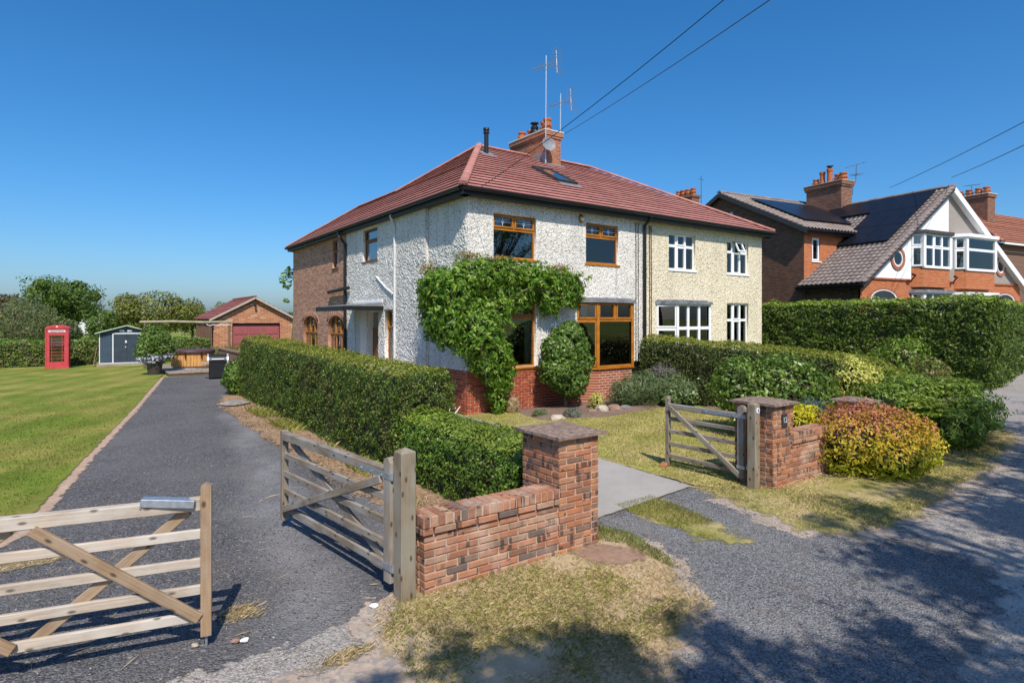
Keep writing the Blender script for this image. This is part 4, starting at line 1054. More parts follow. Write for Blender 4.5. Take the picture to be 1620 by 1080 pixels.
pantiles(nr_, BROWN_TILE, e1+Vector((0, 0, 0)), (0, 1, 0), (r0-e1).normalized(), 6, (r0-e1).length)
# solar panels on the left slope
PV = plain('solar_glass', (.010, .011, .016), .3, .25, .25, 3, bump=.0)
n_l = Vector((us.z, 0, -us.x)); n_l = -n_l if n_l.z < 0 else n_l
def pv(parent, org, ax, bx, a0, a1, b0, b1, na, nbk, nrm):
    for i in range(na):
        for k in range(nbk):
            x0, x1 = a0+(a1-a0)*i/na+.01, a0+(a1-a0)*(i+1)/na-.01; y0, y1 = b0+(b1-b0)*k/nbk+.01, b0+(b1-b0)*(k+1)/nbk-.01
            M = Matrix((ax, bx, nrm)).transposed().to_4x4(); M.translation = org+ax*(x0+x1)/2+bx*(y0+y1)/2+nrm*.17
            m = MB(); m.obox(M, x1-x0, y1-y0, .045, .006); m.build('solar_panel', PV, parent)
pv(nr_, e0, Vector((0, 1, 0)), us, .55, 3.0, 3.3, LL-.35, 2, 3, n_l)
pv(nr_, e0, Vector((0, 1, 0)), us, 3.0, 5.9, LL-1.75, LL-.35, 2, 1, n_l)
# catslide side wall and wing
m = MB(); m.box(XE+.15, XE+.4, .2, 2.74, 0, 4.0); m.build('side_wall', DARK_BRICK, nb)
gutter_line(nb, [tuple(e0+Vector((0, .0, -.02))), tuple(e0+Vector((0, 3.15, -.02)))], NL)
pipe(nb, [(XE-.2, .3, 3.9), (XE-.02, .4, 3.6), (XE+.05, .4, .2)], .05, BLACK)
WX, WY0, WY1, WZ = -6.47, 2.74, 12.6, 6.65
flat_wall('wing_front_wall', nb, ORANGE_BRICK, (WX, WY0, 0), UX, NF, 0, 6.4, 0, 6.7, [(.56, 1.12, 5.1, 6.2)])
window(nb, (WX, WY0, 0), UX, NF, .56, 1.12, 5.1, 6.2, UPVC, [(0, 1, 0, 1, True)], rec=.05, w=.07, sill=.06, curtain=[(.0, 1, NET)])
m = MB(); m.prism([(WY0, 0), (WY1, 0), (WY1, WZ), ((WY0+WY1)/2, 9.0), (WY0, WZ)], 0, WX, WX+.25); m.build('wing_gable_wall', DARK_BRICK, nb)
m = MB(); m.box(WX+6.1, WX+6.4, WY0, WY1, 0, WZ); m.box(WX, WX+6.4, WY1-.2, WY1, 0, WZ); m.build('rear_wall', DARK_BRICK, nb)
wo = Vector((WX-.25, WY0-.35, WZ-.12)); wr = Vector((WX-.25, (WY0+WY1)/2, 9.12)); wb = Vector((WX-.25, WY1+.3, WZ-.1)); wl = Vector((7.2, 0, 0))
wf = MB(); wf.add([wo, wo+wl, wr+wl, wr], [[0, 1, 2, 3]]); wf.add([wr, wr+wl, wb+wl, wb], [[0, 1, 2, 3]]); wf = wf.build('wing_roof', plain('tile_bed', (.10, .08, .07), .95), nb)
wus = (wr-wo).normalized()
pantiles(wf, BROWN_TILE, wo, (1, 0, 0), wus, 7.0, (wr-wo).length)
ridge_tiles(wf, BROWN_TILE, wr, wr+wl, .14, .45, .05)
nw = Vector((1, 0, 0)).cross(wus); nw = -nw if nw.z < 0 else nw
pv(wf, wo, Vector((1, 0, 0)), wus, 1.0, 5.9, 1.1, 4.7, 4, 2, nw)
m = MB(); m.bar(wo+Vector((-.02, 0, -.10)), wr+Vector((-.02, 0, -.10)), .05, .22); m.bar(wr+Vector((-.02, 0, -.10)), wb+Vector((-.02, 0, -.10)), .05, .22); m.build('bargeboard', plain('dark_barge', (.05, .05, .055), .7), nb)
gutter_line(nb, [tuple(wo+Vector((0, 0, -.02))), tuple(wo+Vector((3.6, 0, -.02)))], NF)
m = MB(); m.tube([(WX-.05, 7.0, 7.3), (WX-.05, 7.0, 8.0)], .08); m.build('vent_pipe', plain('grey_pipe', (.6, .6, .6)), nb)
nc = MB(); nc.box(-.55, .35, 4.95, 7.1, 7.2, 9.72); nc.box(-.60, .40, 4.90, 7.15, 9.60, 9.70, .004); nc.box(-.64, .44, 4.86, 7.19, 9.703, 9.88, .004)
nc = nc.build('chimney', OLD_CHIMNEY_BRICK, nb)
m = MB(); m.box(-.66, .46, 4.84, 7.21, 9.882, 9.94, .01); m.build('cap', plain('old_cap', (.36, .27, .20), .95, .1, .3, 9), nc)
for i, (y, hh, rr) in enumerate(((5.15, .46, .2), (5.55, .46, .2), (5.95, .85, .17), (6.4, .75, .16), (6.8, .40, .17))):
    pot(nc, -.1+(.15 if i == 1 else 0), y, 9.93, rr, hh, squat=i in (0, 1, 4), cowl=(i == 2))
m = MB(); m.tube([(.45, 5.0, 9.2), (.5, 5.0, 9.6), (.75, 5.0, 10.0), (.8, 5.0, 10.9)], .022, 6); am = m.build('aerial_mast', plain('dark_mast', (.10, .10, .11), .5), nc)
yagi(am, (.8, 5.0, 10.9), (-.9, .3, -.28), 1.3, 4, .12, plain('dark_mast', (.1, .1, .11)), False); yagi(am, (.78, 5.0, 10.35), (.5, .6, 0), .5, 4, .35, plain('dark_mast', (.1, .1, .11)), False)
m = MB(); m.box(-6.2, 6.3, 3.2, 3.4, .2, 6.0); m.box(-6.0, 6.2, .3, 3.2, 4.0, 4.15); m.box(-6.0, 6.2, .3, 3.2, 0, .2); m.build('interior', INTERIOR, nb)
for zx in (-3.15, .15):
    m = MB(); m.tube([(zx, -.3, 4.32), (zx-.25, -.32, 4.36)], .05); m.tube([(zx+.05, -.1, 4.1), (zx, -.3, 4.32)], .03); m.build('security_lamp', BLACK, nb)

# ------------------------------------------------------------------ the far right house and the chimney beyond the cream roof
oh = thing('orange_roofed_house', 'red-brown brick house under an orange tile roof at the far end', 'house', (50.6, 12.5, 2.05), R(-PHI))
m = MB(); m.box(-2.6, 9, 0, 8, -2.1, 5.3); m.build('wall', DARK_BRICK, oh)
b_ = Vector((-3.0, -.4, 5.25)); t0_ = Vector((.6, 4.0, 8.4))
orf = MB(); orf.add([b_, Vector((9.4, -.4, 5.25)), Vector((9.4, 4.0, 8.4)), t0_], [[0, 1, 2, 3]]); orf.add([b_, t0_, Vector((-3.0, 8.4, 5.25))], [[0, 1, 2]]); orf.add([t0_, Vector((9.4, 4, 8.4)), Vector((9.4, 8.4, 5.25)), Vector((-3, 8.4, 5.25))], [[0, 1, 2, 3]])
orf = orf.build('roof', plain('tile_bed2', (.16, .07, .05), .95), oh)
un = Vector((0, -.582, .813))
roof_rows(orf, ORANGE_TILE, lambda a: b_+(t0_-b_)*((a-5.25)/3.15), lambda a: Vector((9.4, -.4+4.4*(a-5.25)/3.15, a)), 5.25, 8.4, 15, un, lift=.06)
ul = Vector((-3.15, 0, 3.6)).normalized()
roof_rows(orf, ORANGE_TILE, lambda a: Vector((-3.0, 8.4, 5.25))+(t0_-Vector((-3.0, 8.4, 5.25)))*((a-5.25)/3.15), lambda a: b_+(t0_-b_)*((a-5.25)/3.15), 5.25, 8.4, 15, ul, lift=.06)
ridge_tiles(orf, ORANGE_TILE, b_, t0_, .12, .4, .05, 'hip_tile')
m = MB(); m.bar(b_+Vector((0, -.05, -.08)), Vector((9.4, -.45, 5.17)), .08, .12); m.build('gutter', SMOOTH_WHITE, oh)
oc = MB(); oc.box(1.0, 2.0, 2.3, 4.8, 6.5, 9.1); oc.box(.93, 2.07, 2.23, 4.87, 9.0, 9.22, .004); oc = oc.build('chimney', OLD_CHIMNEY_BRICK, oh)
m = MB(); m.box(.9, 2.1, 2.2, 4.9, 9.222, 9.28, .01); m.build('cap', plain('cap_mortar', (.55, .5, .44)), oc)
for i, y in enumerate((2.6, 3.1, 3.7, 4.3)): pot(oc, 1.5, y, 9.27, .23, .5, squat=True)
m = MB(); m.tube([(.8, 4.7, 8.2), (.8, 4.7, 10.2)], .025, 6); om = m.build('aerial_mast', plain('dark_mast', (.1, .1, .11)), oc); yagi(om, (.8, 4.7, 10.2), (-.8, -.4, -.1), 1.0, 5, .25, plain('dark_mast', (.1, .1, .11)), False)
m = MB(); m.tube([(1.0, 3.3, 9.2), (1.0, 3.3, 10.0)], .02, 6); om = m.build('aerial_mast', plain('dark_mast', (.1, .1, .11)), oc); yagi(om, (1.0, 3.3, 10.0), (.8, -.4, .1), 1.2, 6, .25, plain('dark_mast', (.1, .1, .11)), False)
bh = thing('rear_house', 'house behind the cream roof showing only its chimney and pots', 'house', (39.4, 28.0, 2.0))
m = MB(); m.box(-4, 4, -1, 7, -2.05, 5.3); m.build('wall', DARK_BRICK, bh)
m = MB(); m.prism([(-1.3, 5.25), (7.3, 5.25), (3, 8.3)], 0, -4.3, 4.3); m.build('roof', MAROON_TILE, bh)
bc = MB(); bc.box(-.45, .45, 1.9, 3.9, 7.0, 10.2); bc.box(-.52, .52, 1.83, 3.97, 10.05, 10.25, .004); bc = bc.build('chimney', OLD_CHIMNEY_BRICK, bh)
for i, y in enumerate((2.15, 2.65, 3.15, 3.6)): pot(bc, 0, y, 10.24, .22, .55, squat=True)
m = MB(); m.tube([(.8, 2.0, 9.0), (.8, 2.0, 11.9)], .03, 6); m.tube([(.5, 2.0, 11.6), (1.1, 2.0, 11.6)], .02, 6); m.build('aerial_mast', plain('dark_mast', (.1, .1, .11)), bc)

# ------------------------------------------------------------------ garden walls with pillars
def pillar(parent, x0, x1, y0, y1, n, ch, mat, capmat):
    core = MB(); core.box(x0+.012, x1-.012, y0+.012, y1-.012, 0, n*ch-.004); core = core.build('pillar', MORTAR, parent)
    for i in range(n):
        odd = i % 2
        if odd:
            xa, xb, ya, yb = x0, x1, y0+.105, y1-.105
        else:
            xa, xb, ya, yb = x0+.105, x1-.105, y0, y1
        for (yy, nr) in ((y0, -1), (y1, 1)): brick_face(core, (xa, yy, 0), UX, xb-xa, 0, 1, ch, mat, Vector((0, nr, 0)), .103, .010, odd0=i, start=i)
        for (xx, nr) in ((x0, -1), (x1, 1)): brick_face(core, (xx, ya, 0), UY, yb-ya, 0, 1, ch, mat, Vector((nr, 0, 0)), .103, .010, odd0=i+1, start=i)
    o = .055; z = n*ch
    m = MB(); nx = 9; 
    # a worn coping slab with a low dome
    g = []
    for i in range(nx):
        for k in range(nx):
            a, b = i/(nx-1), k/(nx-1); ed = min(a, 1-a, b, 1-b)
            g.append((x0-o+(x1-x0+2*o)*a+random.uniform(-.006, .006), y0-o+(y1-y0+2*o)*b+random.uniform(-.006, .006), z+.034+.03*min(1, ed*4)+random.uniform(-.004, .004)))
    f = [[i*nx+k, (i+1)*nx+k, (i+1)*nx+k+1, i*nx+k+1] for i in range(nx-1) for k in range(nx-1)]
    per = [i*nx for i in range(nx)]+[(nx-1)*nx+k for k in range(1, nx)]+[i*nx+nx-1 for i in range(nx-2, -1, -1)]+[k for k in range(nx-2, 0, -1)]
    b0 = len(g); low = [(g[p][0], g[p][1], z+.002) for p in per]
    g += low; L = len(per)
    f += [[per[k], per[(k+1) % L], b0+(k+1) % L, b0+k] for k in range(L)]; f.append([b0+k for k in range(L)])
    m.add(g, f); m.build('coping_slab', capmat, parent)
    return core
def garden_wall(parent, x0, x1, y0, th, n, ch, mat, end_left=True):
    core = MB(); core.box(x0+.012, x1+.02, y0+.012, y0+th-.012, 0, (n+1)*ch-.002); core.box(x0-.012, x1+.01, y0-.012, y0+th+.012, (n+1)*ch, (n+1)*ch+.088); core = core.build('wall_panel', MORTAR, parent)
    brick_face(core, (x0, y0, 0), UX, x1-x0, 0, n, ch, mat, Vector(NF), .1, .010, 0)
    brick_face(core, (x0, y0+th, 0), UX, x1-x0, 0, n, ch, mat, Vector((0, 1, 0)), .1, .010, 0)
    if end_left:
        for i in range(n): brick(core, (x0+.048, y0+th/2, (i+.5)*ch), (.10, round(th-.21, 2), round(ch-.010, 3)), mat)
    # projecting course and bricks on edge
    brick_face(core, (x0-.022, y0-.026, 0), UX, x1-x0+.02, 0, 1, ch, mat, Vector(NF), .1, .010, 1, start=n)
    brick_face(core, (x0-.022, y0+th+.026, 0), UX, x1-x0+.02, 0, 1, ch, mat, Vector((0, 1, 0)), .1, .010, 1, start=n)
    for yy in (y0+.06, y0+th-.06): brick(core, (x0-.022+.05, yy, (n+.5)*ch), (.10, .10, round(ch-.01, 3)), mat)
    z = (n+1)*ch; k = int((x1-x0+.02)/.074); w_ = (x1-x0+.02)/k
    for i in range(k): brick(core, (x0-.02+(i+.5)*w_, y0+th/2-.004+random.uniform(-.006, .006), z+.05), (round(w_-.011, 3), round(th+.04, 2), .098), mat)
    return core
gw = thing('garden_wall', 'low mixed brick wall with tall capped pillar between the two gateways', 'wall', (2.36, 4.60, 0))
garden_wall(gw, 0, 1.51, 0, .235, 8, .066, GARDEN_BRICK)
pillar(gw, 1.51, 2.06, -.012, .62, 18, .0655, PILLAR_BRICK, STONE_CAP)
gw2 = thing('garden_wall', 'brick pillar with number plaque and short low wall beside golden shrub', 'wall', (7.74, 4.60, 0))
pillar(gw2, 0, .53, -.012, .60, 18, .0655, PILLAR_BRICK, STONE_CAP)
garden_wall(gw2, .53, 1.55, .0, .235, 9, .066, GARDEN_BRICK, False)
m = MB(); m.box(.20, .33, -.032, -.014, .87, 1.06, .004); pq = m.build('number_plaque', SLATE, gw2)
def text(parent, body, size, loc, rot, mat, name='lettering'):
    cu = bpy.data.curves.new(name, 'FONT'); cu.body = body; cu.size = size; cu.align_x = 'CENTER'; cu.align_y = 'CENTER'; cu.extrude = .002
    o = bpy.data.objects.new(name, cu); col.objects.link(o); bpy.context.view_layer.update()
    me = bpy.data.meshes.new_from_object(o.evaluated_get(bpy.context.evaluated_depsgraph_get())); bpy.data.objects.remove(o)
    me.materials.clear(); return link(name, me, mat, parent, loc, rot)
text(pq, '12', .11, (.265, -.034, .97), (R(90), 0, 0), plain('plaque_paint', (.5, .5, .5), .6), 'digits')
# second pillar of that wall, hidden mostly behind the golden shrub
gw3 = thing('garden_pillar', 'capped brick pillar standing behind the golden shrub', 'pillar', (11.0, 4.85, 0))
pillar(gw3, 0, .5, 0, .5, 14, .0655, PILLAR_BRICK, STONE_CAP)

# ------------------------------------------------------------------ gates and posts
def post(name, label, x, y, s, h, rz, mat, group=None):
    o = thing(name, label, 'gate post', (x, y, 0), rz, group)
    m = MB(); hw = s/2; z1 = h-.03
    v = [(-hw, -hw, -.1), (hw, -hw, -.1), (hw, hw, -.1), (-hw, hw, -.1), (-hw, -hw, z1), (hw, -hw, z1), (hw, hw, z1), (-hw, hw, z1), (0, 0, h+.005)]
    m.add(v, [[0, 1, 5, 4], [1, 2, 6, 5], [2, 3, 7, 6], [3, 0, 4, 7], [4, 5, 8], [5, 6, 8], [6, 7, 8], [7, 4, 8], [3, 2, 1, 0]])
    me = m.mesh('timber'); bm = bmesh.new(); bm.from_mesh(me); bmesh.ops.bevel(bm, geom=[e for e in bm.edges], offset=.007, segments=1, affect='EDGES'); bm.to_mesh(me); bm.free()
    # grain runs up the post: lay the mesh along x and stand it up
    Mr = Matrix.Rotation(R(-90), 4, 'Y'); me.transform(Mr.inverted())
    q = link('timber', me, mat, o, rot=Mr.to_euler()); return o
ps = post('gate_post', 'square weathered timber gate post at left end of low brick wall', 2.21, 4.66, .142, 1.30, R(4), POSTWOOD)
ps2 = post('gate_post', 'weathered timber post with round way-marker disc beside numbered brick pillar', 7.60, 4.80, .125, 1.235, R(2), POSTWOOD)
m = MB(); m.lathe([(.042, 0), (.042, .006), (.03, .008)], 20, Matrix.Translation((0, -.064, 1.12)) @ Matrix.Rotation(R(90), 4, 'X')); dk = m.build('marker_disc', plain('disc_white', (.70, .74, .78), .4), ps2)
m = MB(); m.prism([(-.004, 1.095), (.004, 1.095), (.004, 1.12), (.018, 1.12), (0, 1.15), (-.018, 1.12), (-.004, 1.12)], 1, -.0755, -.0725); m.build('arrow', plain('disc_blue', (.03, .10, .30), .4), dk)

def wood_bar(parent, name, a, b, wdt, hgt, mat, c=.006):
    """a timber bar as its own mesh, grain along its local x"""
    a, b = Vector(a), Vector(b); x = (b-a); L = x.length; x.normalize(); up = Vector((0, 0, 1)) if abs(x.z) < .95 else Vector((1, 0, 0))
    y = up.cross(x).normalized(); z = x.cross(y)
    M = Matrix((x, y, z)).transposed().to_4x4(); M.translation = (a+b)/2
    m = MB(); m.obox(Matrix.Identity(4), L, wdt, hgt, c); o = m.build(name, mat, parent); o.matrix_local = M; return o
def round_top_stile(parent, x, z0, z1, wx, wy, mat, shaped=True):
    """upright with a rounded top, built along local x and stood up"""
    pr = [(0, -wx/2), (z1-z0-wx*.45, -wx/2), (z1-z0-wx*.12, -wx*.3), (z1-z0, 0), (z1-z0-wx*.12, wx*.3), (z1-z0-wx*.45, wx/2), (0, wx/2)]
    if not shaped: pr = [(0, -wx/2), (z1-z0-.02, -wx/2), (z1-z0, 0), (z1-z0-.02, wx/2), (0, wx/2)]
    m = MB(); m.prism(pr, 2, -wy/2, wy/2); o = m.build('stile', mat, parent)
    o.matrix_local = Matrix.Translation((x, 0, z0)) @ Matrix(((0, 1, 0, 0), (0, 0, 1, 0), (1, 0, 0, 0), (0, 0, 0, 1))); return o
def gate(label, loc, rz, L, rails, top, latch, hinge, braces, side, mats, name='field_gate'):
    """local x from hinge to latch; side: local y sign of the face towards the lane"""
    g = thing(name, label, 'gate', loc, rz)
    railmat, stilemat, bracemat = mats
    s = side
    for i, (z0, z1) in enumerate(rails):
        tk = .075 if i == 0 else .034
        wood_bar(g, 'rail', (hinge[2]/2, 0, (z0+z1)/2), (L-latch[2]/2, 0, (z0+z1)/2), tk, z1-z0, railmat)
    round_top_stile(g, L, latch[0], latch[1], latch[2], .075, stilemat, False)
    round_top_stile(g, 0, hinge[0], hinge[1], hinge[2], .085, stilemat)
    for (x0, z0, x1, z1, face) in braces:
        b = wood_bar(g, 'brace', (x0, s*face*.036, z0), (x1, s*face*.036, z1), .036, .075, bracemat)
        bl = MB(); n = 5
        for k in range(n):
            p = b.matrix_local.inverted() @ Vector((x0+(x1-x0)*(k+.5)/n, s*face*.036, z0+(z1-z0)*(k+.5)/n))
            sg = 1 if (b.matrix_local.to_3x3() @ Vector((0, 1, 0))).y*s*face > 0 else -1
            bl.lathe([(.011, 0), (.011, .005), (.004, .008)], 8, Matrix.Translation(p+Vector((0, sg*.017, 0))) @ Matrix.Rotation(R(-90*sg), 4, 'X'))
        tag(bl.build('bolt_heads', plain('rusty_bolt', (.09, .06, .045), .6), b), kind='stuff')
    return g
RAILS = [(1.015, 1.105), (.805, .875), (.597, .667), (.402, .472), (.210, .282)]
LATCH = Vector((.71, 4.82)); dirv = Vector((.975, -.2216))
LG = 2.35; hg = LATCH-dirv*LG
def T(t): return LG-t
g1 = gate('pale timber five-bar gate standing nearest, hung off the left edge', (hg.x, hg.y, 0), math.atan2(dirv.y, dirv.x), LG, RAILS, 1.1, (.105, 1.205, .07), (.10, 1.22, .10),
          [(T(.04), .24, T(1.02), 1.01, 1), (T(.12), 1.01, T(1.04), .24, -1), (T(1.12), .24, T(2.2), 1.01, 1), (T(1.16), 1.01, T(2.25), .24, -1)], -1, (NEWWOOD, BROWNWOOD, BROWNWOOD))
m = MB(); m.tube([(LG, 0, .0), (LG, 0, .2)], .009, 8); m.build('drop_bolt', GREYMETAL, g1)
post('gate_post', 'timber post on which the pale gate hangs, past the left edge', hg.x-dirv.x*.16, hg.y-dirv.y*.16, .15, 1.30, math.atan2(dirv.y, dirv.x), POSTWOOD)
m = MB(); M = Matrix.Translation((LG-.24, -.055, 1.095)) @ Matrix.Rotation(R(7), 4, 'Y') @ Matrix.Rotation(R(-4), 4, 'Z')
m.obox(M, .34, .012, .055, .003); m.obox(M @ Matrix.Translation((0, .045, .02)), .34, .09, .012, .003); m.obox(M @ Matrix.Translation((-.165, .045, -.02)), .012, .09, .055, .003); m.build('throw_over_latch', GREYMETAL, g1)
g2 = gate('grey weathered five-bar gate swung open beside the hedge', (2.145, 4.80, 0), R(97.6), 2.28, RAILS, 1.1, (.10, 1.13, .055), (.13, 1.205, .10),
          [(2.22, .24, .10, 1.0, 1), (2.15, 1.0, .08, .24, -1)], 1, (OLDWOOD, OLDWOOD, OLDWOOD))
def strap(g, s, x1, z, nm='hinge_strap'):
    m = MB(); m.box(-.06, x1, s*.040, s*.047, z-.027, z+.027, .003)
    for k in range(3): m.lathe([(.010, 0), (.010, .008), (.004, .012)], 8, Matrix.Translation((x1-.05-k*(x1-.02)/2.6, s*.046, z)) @ Matrix.Rotation(R(-90*s), 4, 'X'))
    m.tube([(-.065, s*.03, z-.03), (-.065, s*.03, z+.03)], .014, 8); m.build(nm, GREYMETAL, g)
strap(g2, 1, .48, 1.045); 
m = MB(); m.box(-.07, .07, .043, .050, .235, .295, .003); m.tube([(-.075, .03, .23), (-.075, .03, .30)], .014, 8); m.build('hinge_bracket', GREYMETAL, g2)
g3 = gate('narrow weathered garden gate open against the numbered brick pillar', (7.66, 5.02, 0), R(92), 1.30, [(.96, 1.04), (.77, .83), (.57, .63), (.37, .43), (.165, .235)], 1.04, (.06, 1.15, .05), (.12, 1.16, .095),
          [(1.24, .98, .03, .16, 1)], 1, (OLDWOOD, OLDWOOD, OLDWOOD))
strap(g3, 1, .62, 1.0)
m = MB(); m.tube([(-.07, .0, .25), (-.07, .0, .31)], .014, 8); m.box(-.07, .06, .043, .05, .25, .30, .003); m.build('hinge_bracket', GREYMETAL, g3)
# brick under the latch end of the small gate
o = bpy.data.objects.new('loose_brick', brick_mesh(.20, .10, .065, PILLAR_BRICK)); o.location = (7.55, 6.33, .06); o.rotation_euler = (0, 0, .4); col.objects.link(o); tag(o, 'loose orange brick propping up the narrow gate on the front lawn', 'brick')

# kerb beside the front lawn, edging post and white wire
m = MB(); m.bar((7.22, 8.2, .035), (7.30, 13.0, .035), .08, .11, .01); tag(m.build('kerb_edging', plain('old_concrete', (.27, .25, .215), .95, .1, .3, 9, bump=.5)), 'weathered concrete edging along the front lawn behind the low hedge', 'kerb', None, None)
m = MB(); m.box(6.97, 7.06, 13.3, 13.39, 0, .38, .01); tag(m.build('edging_post', POSTWOOD), 'short timber stump at the end of the tall clipped hedge', 'post')
m = MB(); pts = [(7.22+.10*math.cos(a)+.02*a, 12.6+.12*math.sin(a), .16+.10*math.sin(a*1.3+.5)) for a in np.linspace(0, 8, 40)]; m.tube(pts, .009, 6); tag(m.build('wire_loop', SMOOTH_WHITE), 'loop of white wire lying by the red plinth corner', 'wire')

# ------------------------------------------------------------------ telephone kiosk
RED = plain('kiosk_red', (.50, .055, .065), .4, .4, .15, 5, bump=.05)
kb = thing('telephone_box', 'red telephone box with glazed door standing on the lawn by the hedge', 'telephone box', (-1.12, 36.1, 0), R(-4))
m = MB(); m.box(-.47, .47, -.47, .47, 0, .12, .015); m.build('base', RED, kb)
for (a, b) in ((-1, -1), (1, -1), (-1, 1), (1, 1)):
    m = MB(); m.box(a*.45-.055*0-(.05 if a > 0 else -.0)-.0, a*.45+(0 if a > 0 else .05), b*.45-(.05 if b > 0 else 0), b*.45+(0 if b > 0 else .05), .12, 1.90, .008); m.build('corner_post', RED, kb)
def kiosk_side(rz, door):
    M = Matrix.Rotation(rz, 4, 'Z')
    f = MB()
    def B(x0, x1, y0, y1, z0, z1, c=.006): f.obox(M @ Matrix.Translation(((x0+x1)/2, (y0+y1)/2, (z0+z1)/2)), x1-x0, y1-y0, z1-z0, c)
    B(-.40, -.28, -.445, -.40, .12, 1.72); B(.28, .40, -.445, -.40, .12, 1.72); B(-.28, .28, -.445, -.40, .12, .34); B(-.28, .28, -.445, -.40, 1.60, 1.72); B(-.40, .40, -.43, -.40, 1.72, 1.90)
    for k in range(1, 8): z = .34+1.26*k/8; B(-.28, .28, -.435, -.412, z-.009, z+.009, .003)
    for x in (-.20, .20): B(x-.009, x+.009, -.436, -.411, .34, 1.60, .003)
    d_ = f.build('door' if door else 'side_panel', RED, kb)
    g = MB(); g.obox(M @ Matrix.Translation((0, -.42, .97)), .56, .008, 1.26, .002); g.build('pane', GLASS, d_)
    if door:
        h_ = MB(); h_.obox(M @ Matrix.Translation((.33, -.46, .95)), .025, .03, .12, .004); h_.build('handle', GREYMETAL, d_)
    s_ = MB(); s_.obox(M @ Matrix.Translation((0, -.44, 1.80)), .66, .02, .11, .004); s_ = s_.build('sign_panel', plain('opal_sign', (.58, .55, .52), .4), kb)
    if door: text(s_, 'TELEPHONE', .095, (0, -.4515, 1.80), (R(90), 0, 0), plain('sign_black', (.05, .05, .05), .5))
for k in range(4): kiosk_side(k*math.pi/2, k == 0)
m = MB(); m.box(-.46, .46, -.46, .46, 1.90, 1.945, .008)
for s in (-1, 1):
    arc = [(.45*math.cos(t), 1.945+.15*math.sin(t)) for t in np.linspace(0, math.pi, 13)]
    m.prism(arc, 1, s*.465, s*.41)
dm = []; 
for i in range(11):
    for k in range(11):
        a, b = -1+.2*i, -1+.2*k; dm.append((a*.45, b*.45, 1.945+.135*math.sqrt(max(0, 1-a*a))))
m.add(dm, [[i*11+k, (i+1)*11+k, (i+1)*11+k+1, i*11+k+1] for i in range(10) for k in range(10)])
m.build('roof', RED, kb)
m = MB(); m.lathe([(.05, 0), (.035, .012), (.005, .016)], 10, Matrix.Translation((0, -.462, 2.02)) @ Matrix.Rotation(R(90), 4, 'X')); m.build('crown_emblem', plain('emblem', (.75, .55, .5), .5), kb)
m = MB(); m.box(-.12, .18, .05, .3, .13, .26, .03); m.build('box_inside', SMOOTH_WHITE, kb)

# ------------------------------------------------------------------ metal shed
SHB = plain('shed_blue_grey', (.055, .085, .125), .5, .4, .12, 3, bump=.05)
SHD = plain('shed_door_dark', (.035, .05, .07), .45, .4, .2, 3, bump=.05)
SHW = plain('shed_trim', (.62, .65, .66), .5, .3, .06, 3)
sh = thing('garden_shed', 'blue-grey metal shed with pale trim and dark doors on timber base', 'shed', (.50, 35.9, 0), R(-2))
m = MB(); m.box(-.1, 2.4, -.12, 1.9, 0, .16, .02); m.build('timber_base', DECKWOOD, sh)
m = MB(); m.box(.02, 2.28, .03, 1.75, .17, 1.66)
m.prism([(.02, 1.66), (2.28, 1.66), (1.15, 2.0)], 1, .03, 1.75)
m.build('wall', SHB, sh)
for k in range(34):
    x = .04+k*.066
    if .56 < x < 1.78: continue
    m = MB(); m.box(x, x+.032, .008, .031, .18, 1.64, .006); m.build('rib', SHB, sh)
m = MB(); m.box(.60, 1.16, -.004, .032, .20, 1.62, .006); d1 = m.build('door', SHD, sh); m = MB(); m.box(1.17, 1.74, -.004, .032, .20, 1.62, .006); m.build('door', SHD, sh)
m = MB(); m.box(1.08, 1.13, -.02, -.003, .95, 1.0); m.box(1.08, 1.16, -.02, -.003, 1.18, 1.30); m.build('notice', SHW, d1)
for (a, b, c, e) in ((.545, .60, .17, 1.68), (1.74, 1.795, .17, 1.68), (.60, 1.74, 1.62, 1.68), (0.0, 2.30, .14, .19), (0, .04, .17, 1.66), (2.26, 2.30, .17, 1.66)):
    m = MB(); m.box(a, b, -.012, .03, c, e, .004); m.build('trim', SHW, sh)
m = MB(); m.box(.85, 1.05, .0, .03, 1.74, 1.84, .004); m.box(1.18, 1.38, 0, .03, 1.74, 1.84, .004); m.build('vent', SHW, sh)
for s in (-1, 1):
    m = MB(); m.bar((1.15+s*1.32, .86, 1.655), (1.15, .86, 2.04), 2.0, .035, .006); m.build('roof_panel', plain('shed_roof', (.16, .20, .20), .6, .3, .3), sh)
    m = MB(); m.bar((1.15+s*1.33, -.16, 1.66), (1.15, -.16, 2.05), .03, .045, .004); m.build('roof_trim', plain('mossy_trim', (.42, .50, .36), .7), sh)
m = MB(); m.bar((-.15, .3, .05), (-.02, .3, .95), .5, .03); tag(m.build('leaning_board', BROWNWOOD), 'rust-brown board leaning on the left side of the metal shed', 'board').location = (.42, 35.75, 0)

# ------------------------------------------------------------------ garage
ga = thing('garage', 'small orange brick garage with maroon door and tiled gable roof', 'garage', (6.45, 40.9, 0))
GWd, GD = 4.75, 6.5
flat_wall('front_wall', ga, GARAGE_BRICK, O0, UX, NF, 0, GWd, 0, 2.42, [(1.05, 3.95, 0, 2.12)], reveal=.25)
m = MB(); m.prism([(0, 2.42), (GWd, 2.42), (GWd/2, 3.72)], 1, .0, .2); m.build('gable_wall', GARAGE_BRICK, ga)
m = MB(); m.box(0, .2, .2, GD, 0, 2.42); m.box(GWd-.2, GWd, .2, GD, 0, 2.42); m.box(.2, GWd-.2, GD-.2, GD, 0, 2.42); m.build('side_wall', GARAGE_BRICK, ga)
MAROON = plain('maroon_door', (.30, .085, .085), .5, .3, .1, 3)
m = MB(); m.box(1.05, 3.95, .17, .22, 0, 2.0); gd = m.build('garage_door', MAROON, ga)
